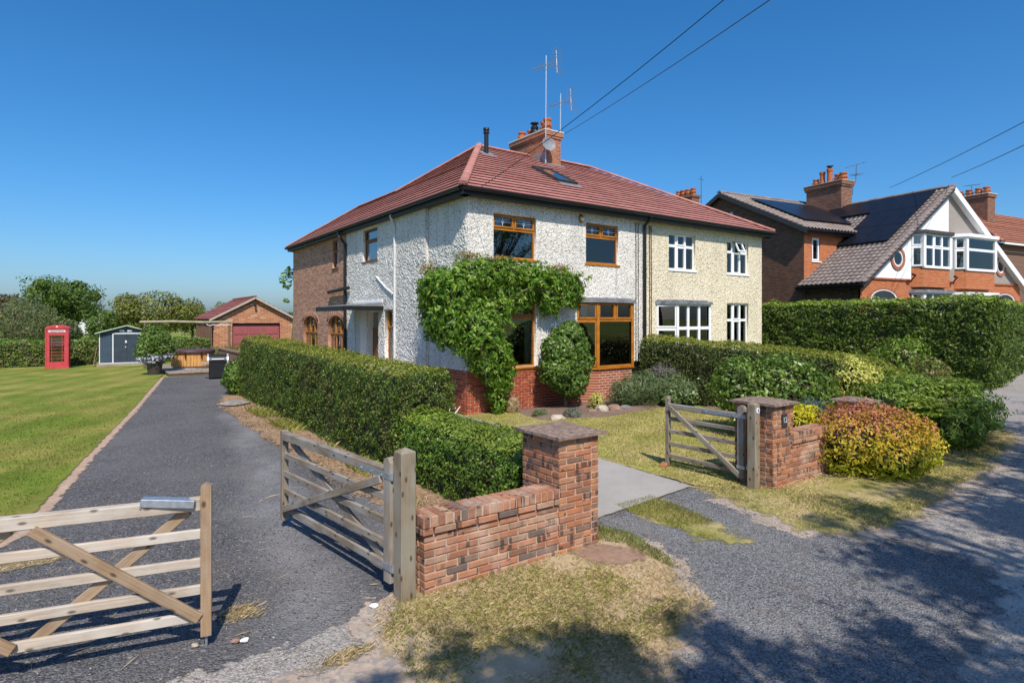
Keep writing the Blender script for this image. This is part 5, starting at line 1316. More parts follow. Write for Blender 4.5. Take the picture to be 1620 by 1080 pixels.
for i in range(3):
    for k in range(3):
        m = MB(); m.box(1.18+i*.92, 1.98+i*.92, .145, .172, .15+k*.62, .62+k*.62, .02); m.build('door_panel', MAROON, gd)
m = MB(); m.box(1.0, 1.05, .0, .2, 0, 2.12); m.box(3.95, 4.0, 0, .2, 0, 2.12); m.box(1.05, 3.95, .16, .25, 2.0, 2.12); m.build('door_frame', plain('dark_frame', (.06, .035, .03), .7), ga)
for s in (0, 1):
    a = Vector((-.3 if not s else GWd+.3, -.25, 2.36)); r_ = Vector((GWd/2, -.25, 3.80)); dy = Vector((0, GD+.5, 0))
    m = MB(); m.add([a, r_, r_+dy, a+dy], [[0, 1, 2, 3]]); rr_ = m.build('roof', plain('tile_bed', (.1, .08, .07)), ga)
    nn = Vector((-(r_.z-a.z)*(1 if not s else -1), 0, abs(r_.x-a.x))).normalized()
    roof_rows(rr_, MAROON_TILE, lambda t: a+(r_-a)*t, lambda t: a+(r_-a)*t+dy, 0, 1, 9, nn, lift=.05)
    m = MB(); m.bar(a+Vector((0, -.03, -.06)), r_+Vector((0, -.03, -.06)), .04, .12); m.build('bargeboard', plain('pale_barge', (.42, .36, .29), .8), ga)
ridge_tiles(ga, MAROON_TILE, (GWd/2, -.25, 3.8), (GWd/2, GD+.25, 3.8), .11, .45, .03)
m = MB(); m.tube([(GWd/2, -.02, 3.35), (GWd/2, -.2, 3.38), (GWd/2, -.26, 3.3)], .04); m.lathe([(.05, -.12), (.09, 0), (.04, .06)], 12, Matrix.Translation((GWd/2, -.24, 3.25))); m.build('gable_lamp', BLACK, ga)
# brushwood screen along its side
bs = thing('brushwood_screen', 'brown brushwood screen fixed along the left side of the garage', 'screen', (6.36, 41.0, 0))
BRW = plain('brushwood', (.17, .10, .065), .95, .1, .35, 14)
for i in range(46):
    m = MB(); x = -.03*random.random(); y = i*.13; hh = 2.0+random.uniform(-.1, .06); m.tube([(x, y, 0), (x+random.uniform(-.03, .03), y+random.uniform(-.04, .04), hh*.5), (x+random.uniform(-.05, .02), y+random.uniform(-.06, .06), hh)], random.uniform(.035, .06), 5); m.build('bundle', BRW, bs)

# ------------------------------------------------------------------ deck, hot tub, pergola beam, barbecue, low wall
dk_ = thing('timber_deck', 'low timber deck of boards under the hot tub', 'deck', (2.75, 28.2, 0))
m = MB(); m.box(0, 2.65, .03, 5.6, 0, .11); m.build('deck_frame', plain('deck_frame', (.10, .075, .055), .9), dk_)
for i in range(19):
    m = MB(); L_ = 5.6; m.obox(Matrix.Identity(4), L_, .132, .028, .005); b_ = m.build('board', DECKWOOD, dk_); b_.matrix_local = Matrix.Translation((.07+i*.1405, 2.8, .128)) @ Matrix.Rotation(R(90), 4, 'Z')
ht = thing('hot_tub', 'round cedar-clad hot tub with dark purple-brown cover', 'hot tub', (3.98, 30.9, .145))
m = MB(); m.lathe([(.80, 0), (.80, .10), (.78, .10), (.78, 0)], 40, None, True); m.build('plinth', plain('tub_grey', (.45, .45, .46), .6), ht)
for k in range(40):
    an = 2*math.pi*k/40; M = Matrix.Translation((.855*math.cos(an), .855*math.sin(an), .40)) @ Matrix.Rotation(an, 4, 'Z') @ Matrix(((0, 0, 1, 0), (0, 1, 0, 0), (-1, 0, 0, 0), (0, 0, 0, 1)))
    m = MB(); m.obox(Matrix.Identity(4), .60, .128, .03, .008); s_ = m.build('stave', CEDAR, ht); s_.matrix_local = M
m = MB(); m.lathe([(.84, .08), (.84, .72)], 40); m.build('shell', plain('tub_shell', (.12, .10, .09), .6), ht)
m = MB(); m.lathe([(.93, .68), (.94, .70), (.94, .80), (.92, .83), (.5, .86), (.02, .87)], 40); m.build('cover', plain('tub_cover', (.085, .038, .04), .45, .4, .2, 3), ht, sm=True)
for an in (R(-150), R(-115), R(-75), R(-40)):
    m = MB(); M = Matrix.Translation((.945*math.cos(an), .945*math.sin(an), .62)) @ Matrix.Rotation(an, 4, 'Z'); m.obox(M, .02, .05, .30, .004); m.build('cover_strap', BLACK, ht)
pg = thing('pergola_beam', 'rough pale pole beam on two uprights over the hot tub', 'pergola', (2.35, 33.3, 0))
m = MB(); m.tube([(-.3, 0, 2.24), (1.1, .02, 2.26), (2.4, 0, 2.22), (3.75, .02, 2.24)], [.06, .065, .06, .055], 10); m.build('beam', plain('pole_wood', (.33, .29, .20), .9, .2, .25, 8), pg)
for x in (-.1, 3.6):
    m = MB(); m.tube([(x, 0, -.05), (x+.02, 0, 2.2)], .055, 9); m.build('upright', plain('pole_dark', (.15, .11, .08), .9), pg)
m = MB(); pts = [(2.55+.1*i, -.05, 2.12-.07*abs(math.sin(i*.9))) for i in range(12)]; m.tube(pts, .018, 6); m.build('festoon', SMOOTH_WHITE, pg)
bq = thing('barbecue', 'black and silver gas barbecue standing at the end of the drive', 'barbecue', (4.25, 26.2, 0), R(-8))
m = MB(); m.box(-.30, .34, -.26, .26, .06, .62, .01); m.build('cabinet', BLACK, bq)
for a in (-.28, .32):
    m = MB(); m.box(a-.02, a+.02, -.26, -.22, 0, .62); m.build('leg', BLACK, bq)
SIL = plain('brushed_steel', (.50, .51, .53), .35, .5, .1, 8, .5)
m = MB(); m.prism([(-.27, .64), (.27, .64), (.27, .80), (.16, .97), (-.06, 1.0), (-.22, .88), (-.27, .76)], 0, -.36, -.30); m.prism([(-.27, .64), (.27, .64), (.27, .80), (.16, .97), (-.06, 1.0), (-.22, .88), (-.27, .76)], 0, .34, .40); lid = m.build('lid_end', SIL, bq)
m = MB(); m.prism([(-.26, .64), (.26, .64), (.26, .80), (.15, .96), (-.06, .99), (-.21, .87), (-.26, .76)], 0, -.30, .34); m.build('lid', BLACK, bq)
for a_ in (-.56, .40):
    m = MB(); m.box(a_, a_+.2, -.22, .22, .62, .66, .01); m.build('side_shelf', SIL, bq)
m = MB(); m.tube([(-.2, -.31, .8), (.24, -.31, .8)], .015); m.build('lid_handle', SIL, bq)
lw = thing('low_brick_wall', 'low old brick wall between barbecue and clipped hedge', 'wall', (5.05, 24.2, 0))
m = MB(); m.box(0, .22, 0, 6.6, 0, .96); m.build('wall', m_brick('old_wall_brick', [(0, (.14, .07, .05)), (.5, (.25, .13, .085)), (1, (.33, .19, .13))], (.27, .20, .15), 'Y'), lw)
m = MB(); m.box(-.03, .25, -.03, 6.6, .963, 1.03, .01); m.build('coping', plain('old_coping', (.22, .13, .095), .95, .1, .3, 9, bump=.5), lw)

# ------------------------------------------------------------------ leaves
def unit(a): return a/np.maximum(np.linalg.norm(a, axis=1, keepdims=True), 1e-9)
def leaf_mesh(name, P, Nn, L, W, jit=.7, droop=0.0, fold=.15, var=.35):
    n = len(P); s = (1+var*rng.uniform(-1, 1, n))[:, None]
    nn = unit(Nn+jit*rng.normal(0, 1, (n, 3))*.6)
    t = unit(np.cross(nn, rng.normal(0, 1, (n, 3))))
    if droop: t = unit(t*(1-droop)+np.array([0, 0, -1.])*droop); t = unit(t-nn*(t*nn).sum(1, keepdims=True))
    b = np.cross(nn, t)
    V = np.stack([P-t*L*.5*s, P+b*W*.5*s+nn*fold*W*s, P+t*L*.5*s, P-b*W*.5*s+nn*fold*W*s], 1).reshape(-1, 3)
    return fast_mesh(name, V, np.arange(4*n).reshape(-1, 4))
def blob_points(blobs, n, shell=.16, rough=.18, freq=2.6, zmin=.02, seed=0, inner=.72, holes=.36):
    A = np.array([(b[3]*b[4]+b[4]*b[5]+b[3]*b[5]) for b in blobs]); cnt = (n*A/A.sum()).astype(int)
    PP = []; NN = []
    for b, c in zip(blobs, cnt):
        d = unit(rng.normal(0, 1, (c, 3))); ce, r = np.array(b[:3]), np.array(b[3:6])
        q = d*r
        nz = fbm(q[:, 0]*freq+b[0], q[:, 1]*freq+b[1], q[:, 2]*freq+b[2], seed=seed, oct=2)
        f = 1-np.abs(rng.normal(0, shell, c))+rough*2.4*(nz-.5)
        P = ce+q*f[:, None]; N_ = unit(d/r)
        keep = (P[:, 2] > zmin) & ((nz > holes) | (rng.random(c) < .3))
        for o in blobs:
            if o is b: continue
            e = (P-np.array(o[:3]))/np.array(o[3:6]); keep &= (e*e).sum(1) > inner**2
        PP.append(P[keep]); NN.append(N_[keep])
    return np.vstack(PP), np.vstack(NN)
def blob_core(blobs, k, mat, parent, name='twigs', zmin=.0):
    m = MB()
    for b in blobs:
        v = []; f = []; nu, nv = 12, 7
        for j in range(nv+1):
            th = math.pi*j/nv
            for i in range(nu):
                ph = 2*math.pi*i/nu; q = random.uniform(.85, 1.1)*k
                v.append((b[0]+b[3]*q*math.sin(th)*math.cos(ph), b[1]+b[4]*q*math.sin(th)*math.sin(ph), max(zmin, b[2]+b[5]*q*math.cos(th))))
        for j in range(nv):
            for i in range(nu): f.append([j*nu+i, j*nu+(i+1) % nu, (j+1)*nu+(i+1) % nu, (j+1)*nu+i])
        m.add(v, f)
    return m.build(name, mat, parent)
def stems(parent, base, tops, r0, r1, mat=None, name='stem'):
    for t in tops:
        m = MB(); a, b = Vector(base), Vector(t); mid = (a+b)/2+Vector((random.uniform(-.1, .1), random.uniform(-.1, .1), 0))*(b-a).length*.5
        m.tube([a, mid, b], [r0, (r0+r1)/2, r1], 7); m.build(name, mat or BARK, parent)
def shrub(name, label, cat, loc, blobs, n, L, W, mat, core=.66, stem=None, droop=0.0, group=None, jit=.8, shell=.16, rough=.24, extra=None, freq=5.5, part='foliage', holes=.38):
    o = thing(name, label, cat, loc, 0, group)
    P, Nn = blob_points(blobs, n, shell, rough, freq, holes=holes)
    q = link(part, leaf_mesh(part, P, Nn, L, W, jit, droop), mat, o)
    if core: blob_core(blobs, core, TWIG, o)
    if stem: stems(o, *stem)
    for (pn, bl, nn, l2, w2, m2, dr) in (extra or []):
        P, Nn = blob_points(bl, nn, shell, rough, freq); tag(link(pn, leaf_mesh(pn, P, Nn, l2, w2, .8, dr), m2, o), kind='stuff')
    return o

# clipped hedges
def hedge(name, label, A, B, wid, h0, h1, n, L, W, mat, topmat=None, pw=5.0, rough=.05, group=None, zround=None, core=.86, depth=.05, lean=0.0, topn=.3):
    A, B = np.array(A, float), np.array(B, float); D = B-A; Ln = np.linalg.norm(D); ux = D/Ln; uy = np.array([-ux[1], ux[0]])
    o = thing(name, label, 'hedge', (A[0], A[1], 0), math.atan2(ux[1], ux[0]), group)
    th = np.linspace(0, math.pi, 161); c, s = np.cos(th), np.sin(th)
    px = np.sign(c)*np.abs(c)**(2/pw); pz = np.abs(s)**(2/pw)
    hm = (h0+h1)/2
    seg = np.hypot(np.diff(px)*wid/2, np.diff(pz)*hm); cum = np.concatenate([[0], np.cumsum(seg)]); per = cum[-1]
    capA = wid*hm*.95; tot = per*Ln+2*capA
    def height(x):
        t = np.clip(x/Ln, 0, 1); h = h0+(h1-h0)*t
        if zround is not None: h = h*zround(t)
        return h
    def shape(n_side):
        x = rng.uniform(0, Ln, n_side); k = rng.uniform(0, per, n_side)
        i = np.clip(np.searchsorted(cum, k)-1, 0, 159); fr = (k-cum[i])/np.maximum(seg[i], 1e-9)
        X = px[i]+(px[i+1]-px[i])*fr; Z = pz[i]+(pz[i+1]-pz[i])*fr
        h = height(x)
        tx, tz = (px[i+1]-px[i])*wid/2, (pz[i+1]-pz[i])*hm
        Nn = unit(np.stack([np.zeros(n_side), tz*1.0, -tx*1.0], 1)); Nn = np.where((Nn[:, 1:2]*X[:, None]+Nn[:, 2:3]*Z[:, None]) < 0, -Nn, Nn)
        P = np.stack([x, X*wid/2+lean*Z, Z*h], 1); return P, Nn
    def cap(nc, at, sgn):
        y = rng.uniform(-1, 1, nc*2); z = rng.uniform(0, 1, nc*2); ok = np.abs(y)**pw+z**pw < 1; y, z = y[ok][:nc], z[ok][:nc]
        h = height(np.full(len(y), at)); bulge = .06*(1-y*y)
        P = np.stack([at+sgn*bulge, y*wid/2+lean*z, z*h], 1); return P, np.tile([sgn, 0, 0.], (len(y), 1))
    ns = int(n*per*Ln/tot); nc = int(n*capA/tot)
    a = shape(ns); b = cap(nc, 0, -1); c_ = cap(nc, Ln, 1)
    P = np.vstack([a[0], b[0], c_[0]]); Nn = np.vstack([a[1], b[1], c_[1]])
    nz = fbm(P[:, 0]*2.2+A[0], P[:, 1]*2.2, P[:, 2]*2.2, seed=3, oct=3)-.5
    nz2 = fbm(P[:, 0]*7+A[0], P[:, 1]*7, P[:, 2]*7, seed=8, oct=2)-.5
    P = P+Nn*(nz*rough*4+nz2*.16)[:, None]-Nn*np.abs(rng.normal(0, depth, len(P)))[:, None]
    keep = (P[:, 2] > .03) & ((nz2 > -.13) | (Nn[:, 2] > .6) | (rng.random(len(P)) < .4)); P, Nn = P[keep], Nn[keep]
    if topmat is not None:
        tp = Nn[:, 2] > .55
        link('clipped_top', leaf_mesh('clipped_top', P[tp], Nn[tp], L*.95, W*.95, .5), topmat, o); P, Nn = P[~tp], Nn[~tp]  # topmat paints the sunlit top lighter than the sides
    link('foliage', leaf_mesh('foliage', P, Nn, L, W, .75), mat, o)
    k = rng.random(len(P)) < .022; Q = P[k]+Nn[k]*rng.uniform(.02, .11, k.sum())[:, None]*(1+L*4); tag(link('stray_shoots', leaf_mesh('stray_shoots', Q, Nn[k], L*1.15, W, 1.2), mat, o), kind='stuff')
    # woody core
    m = MB(); v = []; f = []; ids = list(range(0, 161, 8)); K = len(ids); nx = max(2, int(Ln/.6))
    for i in range(nx+1):
        x = .12+(Ln-.24)*i/nx; h = float(height(np.array([x]))[0])
        for k in ids: q = core*random.uniform(.95, 1.03); v.append((x, px[k]*wid/2*q+lean*pz[k], pz[k]*h*q))
    for i in range(nx):
        for k in range(K-1): f.append([i*K+k, i*K+k+1, (i+1)*K+k+1, (i+1)*K+k])
    f.append(list(range(K))); f.append([nx*K+k for k in range(K)])
    m.add(v, f); m.build('twigs', TWIG, o); return o

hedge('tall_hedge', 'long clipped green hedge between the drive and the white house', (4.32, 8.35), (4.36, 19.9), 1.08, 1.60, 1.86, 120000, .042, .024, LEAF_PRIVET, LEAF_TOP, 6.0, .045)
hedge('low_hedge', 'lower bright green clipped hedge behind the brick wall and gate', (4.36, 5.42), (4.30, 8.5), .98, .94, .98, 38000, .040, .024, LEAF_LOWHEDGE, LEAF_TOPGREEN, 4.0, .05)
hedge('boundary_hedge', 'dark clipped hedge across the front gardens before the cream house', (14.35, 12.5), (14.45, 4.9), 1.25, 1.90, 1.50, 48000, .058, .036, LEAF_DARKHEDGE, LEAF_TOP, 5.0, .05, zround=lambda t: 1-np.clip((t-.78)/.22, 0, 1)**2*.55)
hedge('beech_hedge', 'tall bright green hedge in front of the gabled house', (24.6, 17.0), (25.3, 6.9), 1.6, 3.10, 3.15, 46000, .12, .06, LEAF_CONIFER_SHADE, LEAF_TOPGREEN, 5.0, .10)
hedge('beech_hedge', 'tall dark hedge following the lane at the far right edge', (25.6, 7.6), (44, 10.9), 1.6, 3.1, 3.2, 24000, .14, .07, LEAF_CONIFER_SHADE, LEAF_TOPGREEN, 5.0, .12)
hedge('field_hedge', 'level clipped hedge running behind the telephone box and shed', (-32, 37.9), (5.8, 38.6), 1.1, 1.32, 1.32, 60000, .11, .06, LEAF_PRIVET, LEAF_LOWHEDGE, 6.0, .06)

# climber on the white house: blobs in world coordinates
WB = [(7.35, 12.55, 2.75, .72, .55, .95), (7.25, 13.15, 2.85, .50, .85, .80), (7.75, 12.35, 3.35, .75, .42, .52), (8.6, 12.34, 3.52, .85, .36, .40), (9.5, 12.34, 3.45, .75, .36, .42), (10.35, 12.36, 3.32, .65, .32, .42),
      (10.8, 12.38, 3.15, .46, .28, .46), (10.1, 12.38, 2.80, .36, .26, .38), (9.15, 12.40, 2.95, .55, .26, .40), (7.75, 12.2, 2.0, .62, .50, .80), (8.3, 12.3, 2.65, .5, .3, .5), (8.6, 12.35, 3.05, .5, .26, .4), (7.1, 12.9, 2.35, .42, .6, .6), (6.95, 12.9, 3.1, .4, .6, .5), (8.15, 12.2, 1.35, .52, .42, .62), (8.35, 12.22, 1.1, .42, .36, .55), (8.32, 12.28, .42, .26, .2, .45), (7.15, 12.6, 2.2, .45, .5, .65)]
wis = shrub('wisteria', 'leafy green climber covering the corner of the white house', 'climber', (0, 0, 0), WB, 40000, .13, .046, LEAF_WISTERIA, .55, None, .5, None, .8, .2, .40, None, 5.5, holes=.44)
for pts, r in (([(8.35, 12.35, 0), (8.28, 12.4, .6), (8.05, 12.45, 1.3), (7.8, 12.5, 2.2), (7.7, 12.5, 3.2)], .05), ([(8.42, 12.4, 0), (8.5, 12.45, .8), (8.45, 12.5, 1.6), (8.9, 12.5, 2.9), (10.2, 12.5, 3.2)], .035)):
    m = MB(); m.tube(pts, [r, r*.9, r*.8, r*.7, r*.5], 8); m.build('stem', BARK, wis)
# flying tendrils
P, Nn = blob_points([(7.6, 12.5, 3.95, .5, .3, .16), (8.4, 12.45, 3.9, .6, .2, .14), (10.6, 12.5, 3.75, .5, .16, .18), (11.2, 12.5, 3.2, .2, .12, .35), (7.1, 13.6, 3.7, .3, .4, .2)], 1700, .5, .3)
link('young_shoots', leaf_mesh('young_shoots', P, Nn, .075, .03, .9, .2), m_leaf('young_wisteria', [(0, (.22, .20, .06)), (1, (.36, .28, .12))], .35), wis)
for k in range(34):
    b = WB[int(rng.integers(0, 11))]; an = rng.uniform(math.pi*.95, math.pi*2.05)
    a = Vector((b[0]+b[3]*.8*math.cos(an), min(12.5, b[1]-b[4]*.75), b[2]+b[5]*rng.uniform(-.6, .9))); ln = rng.uniform(.18, .42)
    e = a+Vector((math.cos(an)*ln*.6, -.10, rng.uniform(-.9, .5)*ln)); tt = rng.uniform(.1, 1, 26)[:, None]
    Q = np.array(a)[None]*(1-tt)+np.array(e)[None]*tt+rng.normal(0, .035, (26, 3))
    link('spray', leaf_mesh('spray', Q, np.tile([0, -.7, .5], (26, 1)), .12, .042, .8, .55), LEAF_WISTERIA, wis)
for pts, r in (([(7.9, 12.1, .75), (7.75, 11.95, 1.3), (7.6, 11.95, 1.9)], .018), ([(8.5, 12.2, 2.9), (9.3, 12.1, 3.2), (10.2, 12.1, 3.05), (10.9, 12.15, 3.0)], .016)):
    m = MB(); m.tube(pts, r, 6); m.build('stem', BARK, wis)
P, Nn = blob_points([(8.75, 12.2, .22, .16, .14, .26)], 500, .3, .3); link('dry_leaves', leaf_mesh('dry_leaves', P, Nn, .2, .012, .7, .2), BLADE_DRY, wis)

# shrubs
shrub('round_shrub', 'dense round-headed green shrub on a bare stem before the bay window', 'shrub', (10.25, 11.9, 0), [(.05, 0, 1.62, .60, .55, .62), (-.18, 0, 1.05, .58, .55, .52), (.1, -.05, 2.0, .36, .38, .34), (.32, 0, 1.2, .48, .5, .5), (-.3, 0, 1.55, .42, .45, .45), (.1, -.05, .72, .5, .5, .42)], 21000, .085, .045, LEAF_SHRUB, .6,
      ((0, 0, 0), [(-.1, 0, 1.0), (.22, .02, .9), (.0, .05, 1.1)], .03, .015))
shrub('rosemary_bush', 'feathery grey-green bush sprawling under the bay window', 'shrub', (12.35, 11.2, 0), [(0, 0, .45, .65, .6, .55), (.75, -.15, .50, .65, .6, .62), (-.55, .1, .38, .45, .45, .42), (1.25, -.4, .35, .5, .5, .42)], 15000, .14, .014, LEAF_ROSEMARY, .55, None, -.35, None, .6, .3, .3,
      [('flower_spikes', [(.7, -.2, .95, .5, .35, .2)], 500, .10, .018, m_leaf('mauve_spike', [(0, (.16, .11, .16)), (1, (.26, .20, .24))], .2), -.4), ('broad_leaves', [(.55, -.62, .28, .4, .2, .26), (1.1, -.75, .3, .35, .25, .26)], 1500, .12, .05, LEAF_ROSEMARY, .2)])
shrub('euonymus', 'tiny yellow-green plant by the stones under the bay window', 'plant', (10.95, 11.45, 0), [(0, 0, .22, .2, .2, .24)], 700, .05, .03, LEAF_CREAM, .5)
shrub('lavender_tuft', 'small grey cushion plant at the front of the flower bed', 'plant', (9.6, 10.85, 0), [(0, 0, .10, .26, .2, .14)], 900, .09, .012, m_leaf('grey_tuft', [(0, (.13, .15, .11)), (1, (.24, .26, .20))], .2), .5, None, -.2)
shrub('saxifrage_tuft', 'low dull green tuft at the left end of the flower bed', 'plant', (9.0, 11.35, 0), [(0, 0, .08, .24, .16, .12)], 700, .08, .012, LEAF_ROSEMARY, .5, None, -.2)
shrub('choisya', 'glossy dark green bush before the boundary hedge', 'shrub', (11.4, 6.6, 0), [(0, 0, .95, .85, .8, .72), (-.5, .25, .75, .6, .6, .65), (.55, -.2, .85, .6, .6, .62), (.15, -.35, .5, .7, .6, .55), (-.35, .7, 1.0, .7, .5, .6)], 17000, .095, .04, LEAF_LAUREL, .62, None, 0, None, .85, .2, .34)
shrub('variegated_bush', 'cream and yellow variegated bush between the hedge and glossy bush', 'shrub', (12.75, 5.85, 0), [(0, 0, 1.1, .34, .34, .50), (.42, -.1, .98, .34, .32, .48), (.15, -.1, .55, .4, .35, .4)], 5600, .085, .034, LEAF_CREAM, .6)
shrub('conifer_shrub', 'soft mid-green mound at the lane end of the boundary hedge', 'shrub', (13.2, 4.75, 0), [(0, 0, .62, 1.05, .95, .66), (.9, -.15, .55, .95, .85, .60), (-.75, .35, .62, .7, .7, .55), (.3, .6, .78, .9, .7, .5), (1.5, .1, .42, .6, .6, .45), (-.1, -.45, .40, .9, .6, .42)], 42000, .085, .026, LEAF_MOUND, .68, None, -.1, None, .85, .2, .36)
random.seed(33)
pads = []
for k in range(46):
    a = random.uniform(0, 6.28); rr = math.sqrt(random.random())
    px_, py_ = .35+1.75*rr*math.cos(a), .05+1.0*rr*math.sin(a); pads.append((px_, py_, max(.15, 1.28*math.sqrt(max(.05, 1-.8*rr*rr))-random.uniform(0, .28)), random.uniform(.22, .42), random.uniform(.2, .36), .055))
P, Nn = blob_points(pads, 16000, .3, .3, 4.0, inner=.2, holes=.3)
Nn = unit(Nn*.4+np.array([0, 0, 1.]))
mound = [o for o in bpy.data.objects if o.name.startswith('conifer_shrub')][0]
link('tiered_sprays', leaf_mesh('tiered_sprays', P, Nn, .085, .03, .5, .1), LEAF_TOPGREEN, mound)
shrub('golden_spirea', 'golden and pink-tipped rounded shrub overhanging the roadside verge', 'shrub', (10.05, 4.28, 0), [(0, 0, .48, .80, .72, .56), (-.55, .15, .45, .55, .55, .50), (.62, -.05, .42, .62, .60, .50), (.05, .35, .58, .75, .5, .46), (-.1, -.35, .32, .70, .45, .36), (.95, -.25, .25, .4, .4, .3)], 26000, .058, .028, LEAF_SPIREA, .66, None, 0, None, .9, .2, .38,
      [('pink_flowers', [(.55, .25, .62, .62, .5, .36), (0, .3, .72, .65, .4, .32)], 500, .05, .035, LEAF_PINK, 0)])
shrub('yellow_shrub', 'bright yellow shrub behind the short wall and numbered pillar', 'shrub', (9.35, 5.2, 0), [(0, 0, .68, .34, .3, .30), (.4, .0, .66, .32, .3, .30), (.15, 0, .35, .5, .35, .35)], 4200, .07, .03, LEAF_YELLOW, .62)
shrub('blue_spruce', 'dwarf blue-grey bush between yellow and golden shrubs', 'shrub', (10.2, 5.35, 0), [(0, 0, .72, .34, .3, .32)], 1800, .07, .016, m_leaf('blue_needles', [(0, (.06, .10, .09)), (1, (.13, .18, .17))], .2), .62)
shrub('ceanothus', 'leafy shrub with pale blue flowers in a tub beside the deck', 'shrub', (2.35, 29.4, 0), [(0, 0, 1.5, .62, .55, .62), (.25, 0, 1.15, .6, .5, .5), (-.35, 0, 1.05, .4, .4, .45)], 6500, .11, .05, LEAF_SHRUB, .6,
      ((0, 0, .4), [(0, 0, 1.1), (.15, 0, 1.0)], .05, .03), 0, None, .8, .25, .25, [('blue_flowers', [(-.1, -.1, .72, .55, .4, .22), (.35, -.1, .85, .35, .3, .2), (-.3, 0, 1.0, .3, .3, .2)], 1000, .09, .06, LEAF_BLUE, 0)])
m = MB(); m.lathe([(.24, 0), (.30, .45), (.33, .46), (.33, .50), (.28, .5), (.26, .4)], 18, Matrix.Translation((2.35, 29.4, .02))); tag(m.build('plant_tub', plain('dark_tub', (.05, .04, .035), .7)), 'dark round plant tub holding the blue-flowered shrub', 'plant pot')
shrub('hedge_foot_bush', 'light green leafy bush at the far foot of the clipped hedge', 'shrub', (3.95, 20.4, 0), [(0, 0, .45, .5, .55, .5), (.15, .6, .55, .5, .5, .55)], 5200, .085, .05, LEAF_LOWHEDGE, .6)
shrub('orange_rose', 'small orange-tinted bush at the lane end behind the mound', 'plant', (17.4, 6.1, 0), [(0, 0, .7, .45, .4, .5), (.6, .2, .85, .5, .45, .55)], 2600, .08, .035, m_leaf('coppery', [(0, (.10, .16, .03)), (.7, (.18, .22, .05)), (1, (.42, .16, .05))], .3), .55)
shrub('leafy_saplings', 'bushy light green growth at the foot of the tall hedge', 'shrub', (22.6, 8.6, 0), [(0, 0, .9, .8, .8, .9), (.8, .9, .7, .7, .7, .7)], 3500, .12, .06, LEAF_MOUND, .55)
cl_ = shrub('climbing_sprig', 'leafy sprig sticking out from the rear corner of the brick side wall', 'climber', (7.75, 28.4, 0), [(-.25, 0, 4.2, .3, .25, .42), (-.1, 0, 4.6, .2, .2, .2), (-.25, 0, 3.2, .14, .15, .12)], 190, .17, .08, LEAF_SHRUB, 0,
      ((.1, .05, 0), [(.15, .05, 3.1), (.05, .02, 4.4)], .03, .01))

# trees
def tree(name, label, loc, H, crown, n, L, W, mat, trunk=.2, group=None, shell=.30, rough=.35, freq=.8, core=.0, jit=.9):
    o = thing(name, label, 'tree', loc, random.uniform(0, 6.28) if False else 0, group)
    P, Nn = blob_points(crown, n, shell, rough, freq, zmin=.15, inner=.6)
    link('crown', leaf_mesh('crown', P, Nn, L, W, jit, .1), mat, o)
    tr = MB(); c0 = Vector(crown[0][:3]); tr.tube([(0, 0, -.1), (c0.x*.2, c0.y*.2, c0.z*.45), (c0.x*.7, c0.y*.7, c0.z*.9), tuple(c0+Vector((0, 0, crown[0][5]*.6)))], [trunk, trunk*.75, trunk*.5, trunk*.12], 9)
    k_ = Vector((c0.x*.35, c0.y*.35, c0.z*.55))
    for b in crown[1:]:
        e = Vector(b[:3]); md = (k_+e)/2+Vector((0, 0, -.08*(e-k_).length)); tr.tube([k_, md, e, e+Vector((0, 0, b[5]*.5))], [trunk*.5, trunk*.33, trunk*.2, trunk*.06], 6)
        for q in range(3):
            w_ = e+Vector((random.uniform(-1, 1)*b[3], random.uniform(-1, 1)*b[4], random.uniform(-.3, .9)*b[5]))*.7; tr.tube([md, (md+w_)/2+Vector((0, 0, .1)), w_], [trunk*.2, trunk*.12, trunk*.03], 5)
    tr.build('trunk', BARK, o); return o
def dirat(u, D):
    th = R(YAW); a = (u-810)/940.0; return (D*(math.sin(th)+a*math.cos(th)), D*(math.cos(th)-a*math.sin(th)))
def rb(n, rx, ry, z0, z1, r0, r1, sq=.85):
    out = []
    for i in range(n):
        z = random.uniform(z0, z1); k = 1-.35*abs((z-(z0+z1)/2)/(z1-z0+1e-6))*2*.6; an = random.uniform(0, 6.28); rr = math.sqrt(random.random())*k; r = random.uniform(r0, r1)
        out.append((rr*rx*math.cos(an), rr*ry*math.sin(an), z, r, r, r*sq))
    return out
random.seed(5)
x, y = dirat(97, 68)
tree('ash_tree', 'tall rounded green tree left behind the telephone box', (x, y, 0), 8, [(0, 0, 4.5, 3.9, 3.2, 2.7)]+rb(22, 3.6, 3.0, 2.0, 6.4, .8, 1.4, .75), 26000, .30, .15, LEAF_TREE, .32, None, .4, .5)
x, y = dirat(30, 47)
tree('willow_shrub', 'grey-green rounded willow at the left edge behind the field hedge', (x, y, 0), 4.5, [(0, 0, 2.0, 2.2, 2.0, 1.7)]+rb(10, 2.6, 2.0, 1.2, 3.4, .8, 1.2), 15000, .22, .05, LEAF_WILLOW, .15)
x, y = dirat(250, 62)
tree('hawthorn_tree', 'broad olive-green tree behind the shed and hot tub', (x, y, 0), 5.5, [(0, 0, 2.9, 3.2, 3.0, 2.3)]+rb(13, 3.7, 2.6, 1.6, 4.4, 1.0, 1.6), 15000, .27, .13, LEAF_OLIVE, .25)
x, y = dirat(305, 70)
tree('hawthorn_tree', 'smaller olive tree just left of the garage roof', (x, y, 0), 5.2, [(0, 0, 2.6, 1.6, 1.6, 2.3)]+rb(5, 1.2, 1.2, 1.6, 4.4, .6, .9), 4200, .27, .13, LEAF_OLIVE, .18)
x, y = dirat(168, 62)
